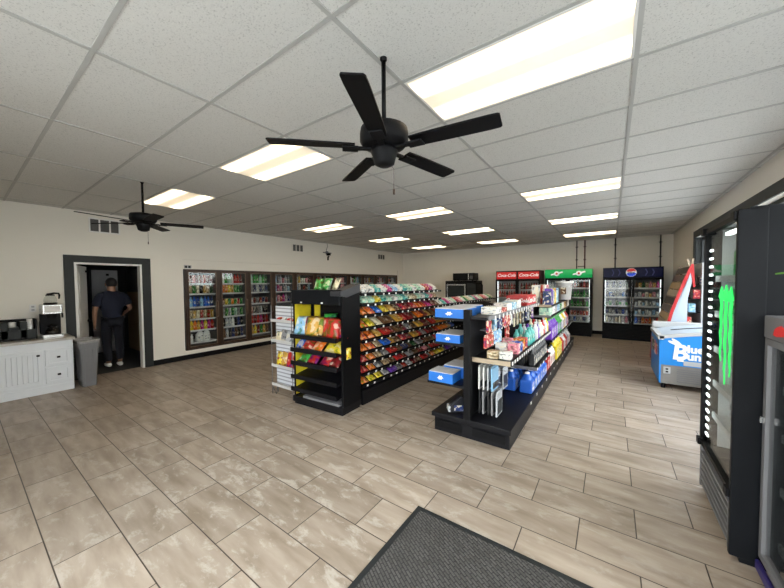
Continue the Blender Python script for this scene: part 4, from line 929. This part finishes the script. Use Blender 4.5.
jugs([(-.86, 7.2+.28*k, DZT+.001, cn, '%s jug toward the far end of the gondola deck, %s beyond the yellow ones' % (cn, od(k+1))) for k, cn in enumerate(['red','white','red','silver','white'])], 'far_jug', 'jug', 'jugs toward the far end', .2, .15, .30, (.7,.7,.7))
jugs([(-.87, 5.78+.27*k, .646, cn, '%s detergent jug on the far middle shelf, %s from its near end' % (cn, od(k+1))) for k, cn in enumerate(['purple','purple','purple','green','green','white','yellow','white','red'])], 'detergent_jug', 'jug', 'detergent jugs on the far middle shelf', .24, .16, .34, (.1,.3,.1))
for k in range(9):
    cn = ['mint','white','silver','light blue','green','white','gold','brown','white'][k]
    cart(BX, 'paper_pack', '%s pack on the far upper shelf, %s from its near end' % (cn, od(k+1)), 'pack', -.9, 5.75+.32*k, 1.051, cn, 0, 'packs on the far upper shelf', (1.0,1.1,1.3))
for k in range(6):
    cn = ['dark blue','purple','silver','yellow','light blue','light blue'][k]
    cart(SB, 'cleaner_pack', '%s pack on the far top shelf, %s from its near end' % (cn, od(k+1)), 'pack', -.87, 5.70+.16*k, 1.226, cn, R.uniform(-.06,.06), 'packs on the far top shelf', (1.1,1.5,2.7+.5*(k % 2)))
for k in range(4):
    cart(SB, 'tin_box', '%s tin behind the tall packs on the far top shelf, %s' % (['white','red','white','pink'][k], od(k+1)), 'box', -1.05, 5.75+.3*k, 1.226, ['white','red','white','pink'][k], 0, 'tins on the far top shelf', (1,1.5,3.9))
t = thing('white_bucket', 'large white bucket of goods on the far top gondola shelf', 'bucket', (-.84, 7.7, 1.226))
b = MB(); b.lathe([(0,0),(.125,0),(.16,.36),(.178,.36),(.178,.39),(.15,.39),(.115,.02),(0,.02)], seg=20); b.build('body', 'bucketw', t)
b = MB(); b.box(-.05, .05, -.155, -.14, .12, .26); b.build('label_panel', 'card', t, col=PAL['brown'])
b = MB(); b.tube([(-.172,0,.35),(-.15,-.1,.30),(0,-.18,.27),(.15,-.1,.30),(.172,0,.35)], .004, 5); b.build('handle', 'chrome', t)

# ------------------------------------------------------------------ coffee counter
t = thing('base_cabinet', 'white beadboard base cabinet under the coffee maker', 'cabinet', (XL+.02, 1.05, 0))
w = 1.6; d = .55
b = MB(); b.box(.0, d, -w, 0, .0, .775); b.box(d, d+.012, -w, 0.012, 0, .115, .004); b.box(0, d+.012, 0, .012, 0, .775, .003); b.build('body', 'offwhite', t)
def fr_x(y0, y1, z0, z1, x, tt, b): b.box(x, x+.028, y0, y1, z0, z0+tt, .003); b.box(x, x+.028, y0, y1, z1-tt, z1, .003); b.box(x, x+.028, y0, y0+tt, z0+tt, z1-tt, .003); b.box(x, x+.028, y1-tt, y1, z0+tt, z1-tt, .003)
for y0, y1, kn in ((-.86,-.31,-.355), (-1.5,-.9,-.945)):
    b = MB(); fr_x(y0, y1, .15, .655, d, .05, b); q = y0+.05
    while q < y1-.05: b.box(d, d+.016, q+.004, min(q+.05, y1-.05)-.004, .2, .605, .003); q += .05
    dd = b.build('door', 'offwhite', t)
    b = MB(); b.box(d+.028, d+.052, kn-.016, kn+.016, .575, .60, .004); b.build('knob', 'black', dd)
for z0, z1 in ((.15,.385), (.41,.655)):
    b = MB(); fr_x(-.285, -.02, z0, z1, d, .04, b); b.box(d, d+.01, -.245, -.06, z0+.04, z1-.04); dd = b.build('drawer', 'offwhite', t)
    b = MB(); b.box(d+.01, d+.04, -.165, -.13, (z0+z1)/2-.013, (z0+z1)/2+.013, .004); b.build('knob', 'black', dd)
b = MB(); b.box(XL, XL+.62, -.56, 1.085, .776, .815, .006); tag(b.build('countertop', 'counter'), 'pale laminate countertop with white edge over the beadboard cabinet', 'countertop')
CT = .8155
t = thing('coffee_maker', 'black and steel coffee maker with a carafe warmer on the countertop', 'coffee maker', (-7.16, .88, CT))
b = MB(); b.box(-.15, .16, -.11, .11, .0, .05, .006); b.build('base', 'chrome', t)
b = MB(); b.box(-.15, -.05, -.11, .11, .05, .36, .004); b.build('column', 'black', t)
b = MB(); b.box(-.15, .14, -.11, .11, .36, .51, .012); hd = b.build('brew_head', 'chrome', t)
b = MB(); b.box(.14, .146, -.085, .085, .385, .49, .004); b.build('front_plate', 'white', hd)
b = MB(); b.lathe([(.05,.30),(.075,.36),(0,.36)], .05, 0, 14); b.lathe([(0,.30),(.05,.30)], .05, 0, 14); b.build('filter_basket', 'black', t)
b = MB(); b.box(.14, .17, .09, .11, .3, .37, .004); b.build('basket_handle', 'black', t)
b = MB(); b.lathe([(0,.51),(.075,.51),(.075,.53),(0,.53)], .0, 0, 16); b.build('top_warmer', 'black', t)
def carafe(label, loc, rz, full):
    t = thing('coffee_carafe', label, 'carafe', loc, rz)
    b = MB(); b.lathe([(0,0),(.06,0),(.075,.03),(.07,.07),(.045,.115),(.048,.13)], seg=18); b.build('jar', 'glass', t)
    b = MB(); b.lathe([(.046,.112),(.05,.112),(.05,.128),(.0,.14)], seg=16); b.build('collar', 'black', t)
    b = MB(); b.tube([(-.04,0,.135),(.05,0,.15),(.105,0,.145),(.115,0,.12),(.11,0,.06)], [.012,.014,.013,.012,.01], 7); b.build('handle', 'black', t)
    if full: b = MB(); b.lathe([(0,.004),(.057,.004),(.071,.03),(.068,.055),(0,.055)], seg=18); b.build('coffee', 'coffee', t)
carafe('glass carafe with black handle on top of the coffee maker', (-7.16, .88, CT+.531), .9, False)
carafe('glass carafe of dark coffee standing inside the coffee maker', (-7.10, .88, CT+.051), -.2, True)
t = thing('cup_organizer', 'black cup and lid organizer on the countertop beside the coffee maker', 'organizer', (-7.18, .50, CT))
b = MB(); b.box(-.12, .12, -.22, .22, 0, .03, .004); b.box(-.12, -.10, -.22, .22, .03, .30); b.box(-.10, .12, -.22, -.205, .03, .27); b.box(-.10, .12, .205, .22, .03, .30); b.build('shell', 'black', t)
b = MB(); b.box(.09, .12, -.205, .205, .03, .15); b.build('front_bin', 'dark', t)
for q in (-.09, .09): b = MB(); b.box(-.10, .12, q-.035, q+.035, .03, .27, .006); b.build('divider', 'dark', t)
b = MB(); b.lathe([(0,0),(.038,0),(.03,.10),(.028,.10),(0,.099)], seg=14); b.lathe([(.038,0),(.041,.003),(.038,.008)], seg=14); CUP = b.mesh('paper_cup', 'white')
for y, pl in ((-.155,'farther from'), (.155,'nearer')):
    for k in range(3): put('paper_cup', CUP, 'white paper cup, %s of the upside-down stack %s the coffee maker' % (['bottom','middle','top'][k], pl), 'cup', (-7.14, .50+y, CT+.03+.115+.03*k), (0,0,0), None, 'paper cups in the organizer')
for y, pl in ((-.155,0), (.155,0)): b = MB(); b.box(-.05, .09, y-.05, y+.05, .03, .144); b.build('cup_well', 'dark', t)
b = MB(); b.box(-.09, .08, -.05, .05, .03, .19); b.build('lid_well', 'dark', t)
b = MB(); b.lathe([(0,0),(.042,0),(.042,.008),(.03,.016),(0,.014)], seg=14); LID = b.mesh('cup_lid', 'white')
for k in range(4): put('cup_cover', LID, 'white sip cover, %s up in the middle stack of the cup organizer' % od(k+1), 'lid', (-7.17, .50-.012, CT+.192+.019*k), (.0, 0, 0), None, 'cup lids in the organizer')
# ------------------------------------------------------------------ bin
t = thing('trash_can', 'grey rectangular trash can with liner, between the cabinet and doorway', 'trash can', (-6.98, 1.23, 0))
def ring(z, a, c2, b, n=20):
    out = []
    for k in range(n):
        u = 2*PI*k/n; cx, sx = math.cos(u), math.sin(u); out.append(b.bm.verts.new((c2*math.copysign(abs(cx)**.25, cx), a*math.copysign(abs(sx)**.25, sx), z)))
    return out
def loft(b, rings):
    for A, B2 in zip(rings, rings[1:]):
        for k in range(len(A)): b.bm.faces.new([A[k], A[(k+1)%len(A)], B2[(k+1)%len(A)], B2[k]]).smooth = False
b = MB(); rs = [ring(0, .085, .17, b), ring(.62, .115, .215, b), ring(.62, .13, .23, b), ring(.72, .135, .235, b), ring(.72, .118, .218, b), ring(.05, .075, .16, b)]; loft(b, rs); b.bm.faces.new(rs[0][::-1]); b.bm.faces.new(rs[-1]); b.build('body', 'grey', t)
b = MB()
for q in (-.1, .0, .1): b.box(q-.02, q+.02, -.1, -.095, .1, .58)
for q in (-.045, .045): b.box(.165, .205, q-.012, q+.012, .06, .60, rot=Matrix.Rotation(.07, 3, 'Y'))
b.build('rib', 'grey', t)
b = MB(); rs = []
for z, s_, jit in ((.70,.136,.006),(.728,.14,.004),(.745,.128,.008),(.70,.11,.004)):
    r_ = ring(z, s_, s_+.1, b, 28)
    for k, v in enumerate(r_): v.co.z += jit*math.sin(k*2.3); v.co.x *= 1+jit*.8*math.sin(k*1.7)
    rs.append(r_)
loft(b, rs); b.build('liner', 'liner', t)

# ------------------------------------------------------------------ store room furniture seen through the doorway
t = thing('storage_locker', 'tall grey locker door deep in the dark store room', 'locker', (-9.75, 2.1, 0))
b = MB(); b.box(-.5, 0, -.28, .24, .02, 2.0); b.build('body', 'dark', t); b = MB(); b.box(0, .02, -.25, .21, .05, 1.97, .004); dd = b.build('door', 'panel', t); b = MB(); b.box(.02, .03, .0, .05, 1.84, 1.89); b.build('latch', 'black', dd)
t = thing('stacked_board', 'tan board leaning upright inside the store room, right of the person', 'board', (-9.6, 2.62, 0))
b = MB(); b.box(-.6, .6, -.02, .05, .0, 1.45); b.build('lower_board', 'brown', t); b = MB(); b.box(-.6, .6, -.02, .05, 1.45, 2.0); b.build('upper_board', mat('grey board', (.07,.07,.065), .7), t)

# ------------------------------------------------------------------ person walking away into the store room
def skin(name, V, E, rad, m, parent, sub=2):
    me = bpy.data.meshes.new(name); me.from_pydata(V, E, []); o = bpy.data.objects.new(name, me); COL.objects.link(o); o.parent = parent
    md = o.modifiers.new('skin', 'SKIN'); md.use_smooth_shade = True; sv = me.skin_vertices
    if not sv:
        bpy.context.view_layer.objects.active = o
    for k, r_ in enumerate(rad):
        q = me.skin_vertices[0].data[k]; q.radius = r_ if isinstance(r_, tuple) else (r_, r_); q.use_root = (k == 0)
    s_ = o.modifiers.new('sub', 'SUBSURF'); s_.levels = sub; s_.render_levels = sub
    me.materials.append(M[m]); return o
# figure faces -x; local x forward = -x world, so build in world-like axes: forward = -x, left hand = -y
t = thing('person', 'person in navy t-shirt, dark trousers and white shoes walking into the store room', 'person', (-8.12, 1.83, 0))
J = dict(pel=(0,0,.93), ab=(-.01,0,1.06), ch=(-.015,0,1.26), up=(-.01,0,1.40), nk=(-.015,0,1.50), hd=(-.03,0,1.60), ht=(-.03,0,1.70),
  lh=(0,-.09,.90), lk=(-.06,-.09,.50), la=(.05,-.09,.10), lt=(-.10,-.10,.04), rh=(0,.09,.90), rk=(.02,.085,.50), ra=(.10,.07,.12), rt=(-.03,.075,.04),
  ls=(0,-.19,1.40), le=(.03,-.265,1.13), lw=(-.03,-.26,.90), rs=(0,.19,1.40), re=(.06,.27,1.15), rw=(-.14,.24,1.06))
def sub_(names, edges, rad, name, m, extra=None):
    V = [J[n] for n in names]; E = [(names.index(a), names.index(b2)) for a, b2 in edges]; Rd = [rad[n] for n in names]
    return skin(name, V, E, Rd, m, t)
hands = {}
for sd, s_ in (('l', -1), ('r', 1)):
    wv = Vector(J[sd+'w']); el = Vector(J[sd+'e']); dv = (wv-el).normalized(); side = Vector((-1, 0, 0)); side = (side-dv*side.dot(dv)).normalized(); nrm = dv.cross(side)
    J[sd+'p'] = tuple(wv+dv*.06)
    for k in range(4):
        off = side*(.033-.022*k); ln = [.075,.085,.08,.062][k]
        a = wv+dv*.085+off; b1 = a+dv*ln*.5+nrm*.006*s_; c = b1+dv*ln*.42-nrm*.02*s_
        J['%sf%da' % (sd,k)] = tuple(a); J['%sf%db' % (sd,k)] = tuple(b1); J['%sf%dc' % (sd,k)] = tuple(c)
    J[sd+'ta'] = tuple(wv+dv*.035+side*.035); J[sd+'tb'] = tuple(wv+dv*.07+side*.06); J[sd+'tc'] = tuple(wv+dv*.10+side*.062)
names = list(J); J['nb'] = (-.012,0,1.465); E = [('pel','ab'),('ab','ch'),('ch','up'),('up','nk'),('nk','hd'),('hd','ht'),('pel','lh'),('lh','lk'),('lk','la'),('la','lt'),('pel','rh'),('rh','rk'),('rk','ra'),('ra','rt'),('up','ls'),('ls','le'),('le','lw'),('up','rs'),('rs','re'),('re','rw')]
rad = dict(pel=(.13,.10), ab=(.13,.10), ch=(.145,.10), up=(.10,.07), nk=.055, hd=(.085,.095), ht=(.06,.065), lh=.085, lk=.055, la=.038, lt=.03, rh=.085, rk=.055, ra=.038, rt=.03, ls=.05, le=.042, lw=.028, rs=.05, re=.042, rw=.028)
for sd in 'lr':
    E += [(sd+'w', sd+'p')]; rad[sd+'p'] = (.03,.02)
    for k in range(4):
        E += [(sd+'p', '%sf%da' % (sd,k)), ('%sf%da' % (sd,k), '%sf%db' % (sd,k)), ('%sf%db' % (sd,k), '%sf%dc' % (sd,k))]
        for q, r_ in zip('abc', (.010,.009,.007)): rad['%sf%d%s' % (sd,k,q)] = r_
    E += [(sd+'p', sd+'ta'), (sd+'ta', sd+'tb'), (sd+'tb', sd+'tc')]; rad.update({sd+'ta':.012, sd+'tb':.010, sd+'tc':.008})
body = sub_(names, E, rad, 'body', 'skin')
g = 1.12
sub_(['ch','ab','pel','up','ls','le2','rs','re2'] if False else ['ch','ab','pel','up','ls','rs','nb'], [('ch','ab'),('ab','pel'),('ch','up'),('up','ls'),('up','rs'),('up','nb')], {'ch':(.175,.135),'ab':(.17,.135),'pel':(.16,.135),'up':(.16,.13),'ls':.11,'rs':.11,'nb':.09}, 'shirt', 'navy')
for sd in 'lr':
    a = Vector(J[sd+'s']); c = Vector(J[sd+'e']); a0 = a.lerp(Vector(J['up']), .55); skin('sleeve', [tuple(a0), tuple(a+Vector((0,0,-.005))), tuple(a.lerp(c, .45)), tuple(a.lerp(c, .8))], [(0,1),(1,2),(2,3)], [.11,.092,.082,.075], 'navy', t)
sub_(['pel','lh','lk','la','rh','rk','ra'], [('pel','lh'),('lh','lk'),('lk','la'),('pel','rh'),('rh','rk'),('rk','ra')], {'pel':(.145,.115),'lh':.11,'lk':.08,'la':.065,'rh':.11,'rk':.08,'ra':.065}, 'trousers', 'trousers')
for sd in 'lr':
    a = Vector(J[sd+'a']); c = Vector(J[sd+'t']); skin('shoe', [(a.x+.05,a.y,.045),(a.x,a.y,.05),((a.x+c.x)/2,c.y,.045),(c.x-.05,c.y,.036)], [(0,1),(1,2),(2,3)], [.04,.045,.044,.032], 'white', t)
b = MB(); bmesh.ops.create_uvsphere(b.bm, u_segments=18, v_segments=12, radius=1.)
for v in b.bm.verts: v.co = Vector((-.012+v.co.x*.105, v.co.y*.09, 1.665+v.co.z*.105))
bmesh.ops.delete(b.bm, geom=[v for v in b.bm.verts if v.co.x < -.085 and v.co.z < 1.69 or v.co.z < 1.575], context='VERTS')
for f in b.bm.faces: f.smooth = True
hr = b.build('hair', 'hair', t)
for s_ in (-1, 1): b = MB(); b.box(-.035, -.005, s_*.085-.008, s_*.085+.008, 1.60, 1.66, .006); b.build('ear', 'skin', t)
b = MB(); b.prism([(-.105,1.60),(-.135,1.605),(-.11,1.655)], 'y', -.014, .014); b.build('nose', 'skin', t)
for s_ in (-1, 1):
    b = MB(); b.lathe([(0,-.012),(.012,0),(0,.012)], seg=8); b.build('eye', 'white', t, (-.108, s_*.035, 1.65))
b = MB(); b.box(-.112, -.10, -.025, .025, 1.555, 1.565); b.build('mouth', mat('lips', (.25,.08,.07), .6), t)

# ------------------------------------------------------------------ entrance mat
t = thing('entrance_mat', 'dark ribbed entrance mat on the tiles in the foreground', 'mat', (0, 0, 0))
b = MB(); b.box(-1.08, .55, -.6, 1.85, .0005, .009, .003); b.build('pile', 'mat', t)
b = MB()
x0, x1, y0, y1 = -1.115, .585, -.635, 1.885
b.box(x0, x1, y0, y0+.035, .0005, .006); b.box(x0, x1, y1-.035, y1, .0005, .006); b.box(x0, x0+.035, y0+.035, y1-.035, .0005, .006); b.box(x1-.035, x1, y0+.035, y1-.035, .0005, .006)
b.build('rubber_border', 'dark', t)

# ------------------------------------------------------------------ daylight, camera, view
wd = bpy.data.worlds.new('World'); sc.world = wd; wd.use_nodes = True; nt = wd.node_tree; N = nt.nodes; L = nt.links
bg = N['Background']; tc = N.new('ShaderNodeTexCoord'); sp = N.new('ShaderNodeSeparateXYZ'); L.new(tc.outputs['Generated'], sp.inputs[0])
r = ramp(N, [(0, (.6,.57,.53)), (.48, (.85,.85,.84)), (.55, (1,.99,.97)), (1, (.85,.92,1.))]); mr = N.new('ShaderNodeMapRange'); mr.inputs[1].default_value = -1; L.new(sp.outputs['Z'], mr.inputs[0]); L.new(mr.outputs[0], r.inputs[0])
L.new(r.outputs[0], bg.inputs[0]); bg.inputs[1].default_value = 5.5
cam = bpy.data.cameras.new('Camera'); co = bpy.data.objects.new('Camera', cam); COL.objects.link(co); sc.camera = co
cam.sensor_width = 36; cam.lens = 310.683/784*36; cam.clip_start = .05
yaw, pit, rol = .6151, -.0339, -.0082
F0 = Vector((-math.sin(yaw), math.cos(yaw), 0)); R0 = Vector((math.cos(yaw), math.sin(yaw), 0)); U0 = Vector((0,0,1))
F = F0*math.cos(pit)+U0*math.sin(pit); U = U0*math.cos(pit)-F0*math.sin(pit)
R2 = R0*math.cos(rol)+U*math.sin(rol); U2 = U*math.cos(rol)-R0*math.sin(rol)
co.matrix_world = Matrix(((R2.x,U2.x,-F.x,0),(R2.y,U2.y,-F.y,0),(R2.z,U2.z,-F.z,1.605),(0,0,0,1)))
vs = sc.view_settings; vs.view_transform = 'Standard'; vs.look = 'None'; vs.gamma = 1; vs.use_curve_mapping = False; vs.exposure = 0.92
sc.cycles.use_denoising = True
sc.cycles.max_bounces = 10; sc.cycles.transparent_max_bounces = 16; sc.cycles.sample_clamp_indirect = 6
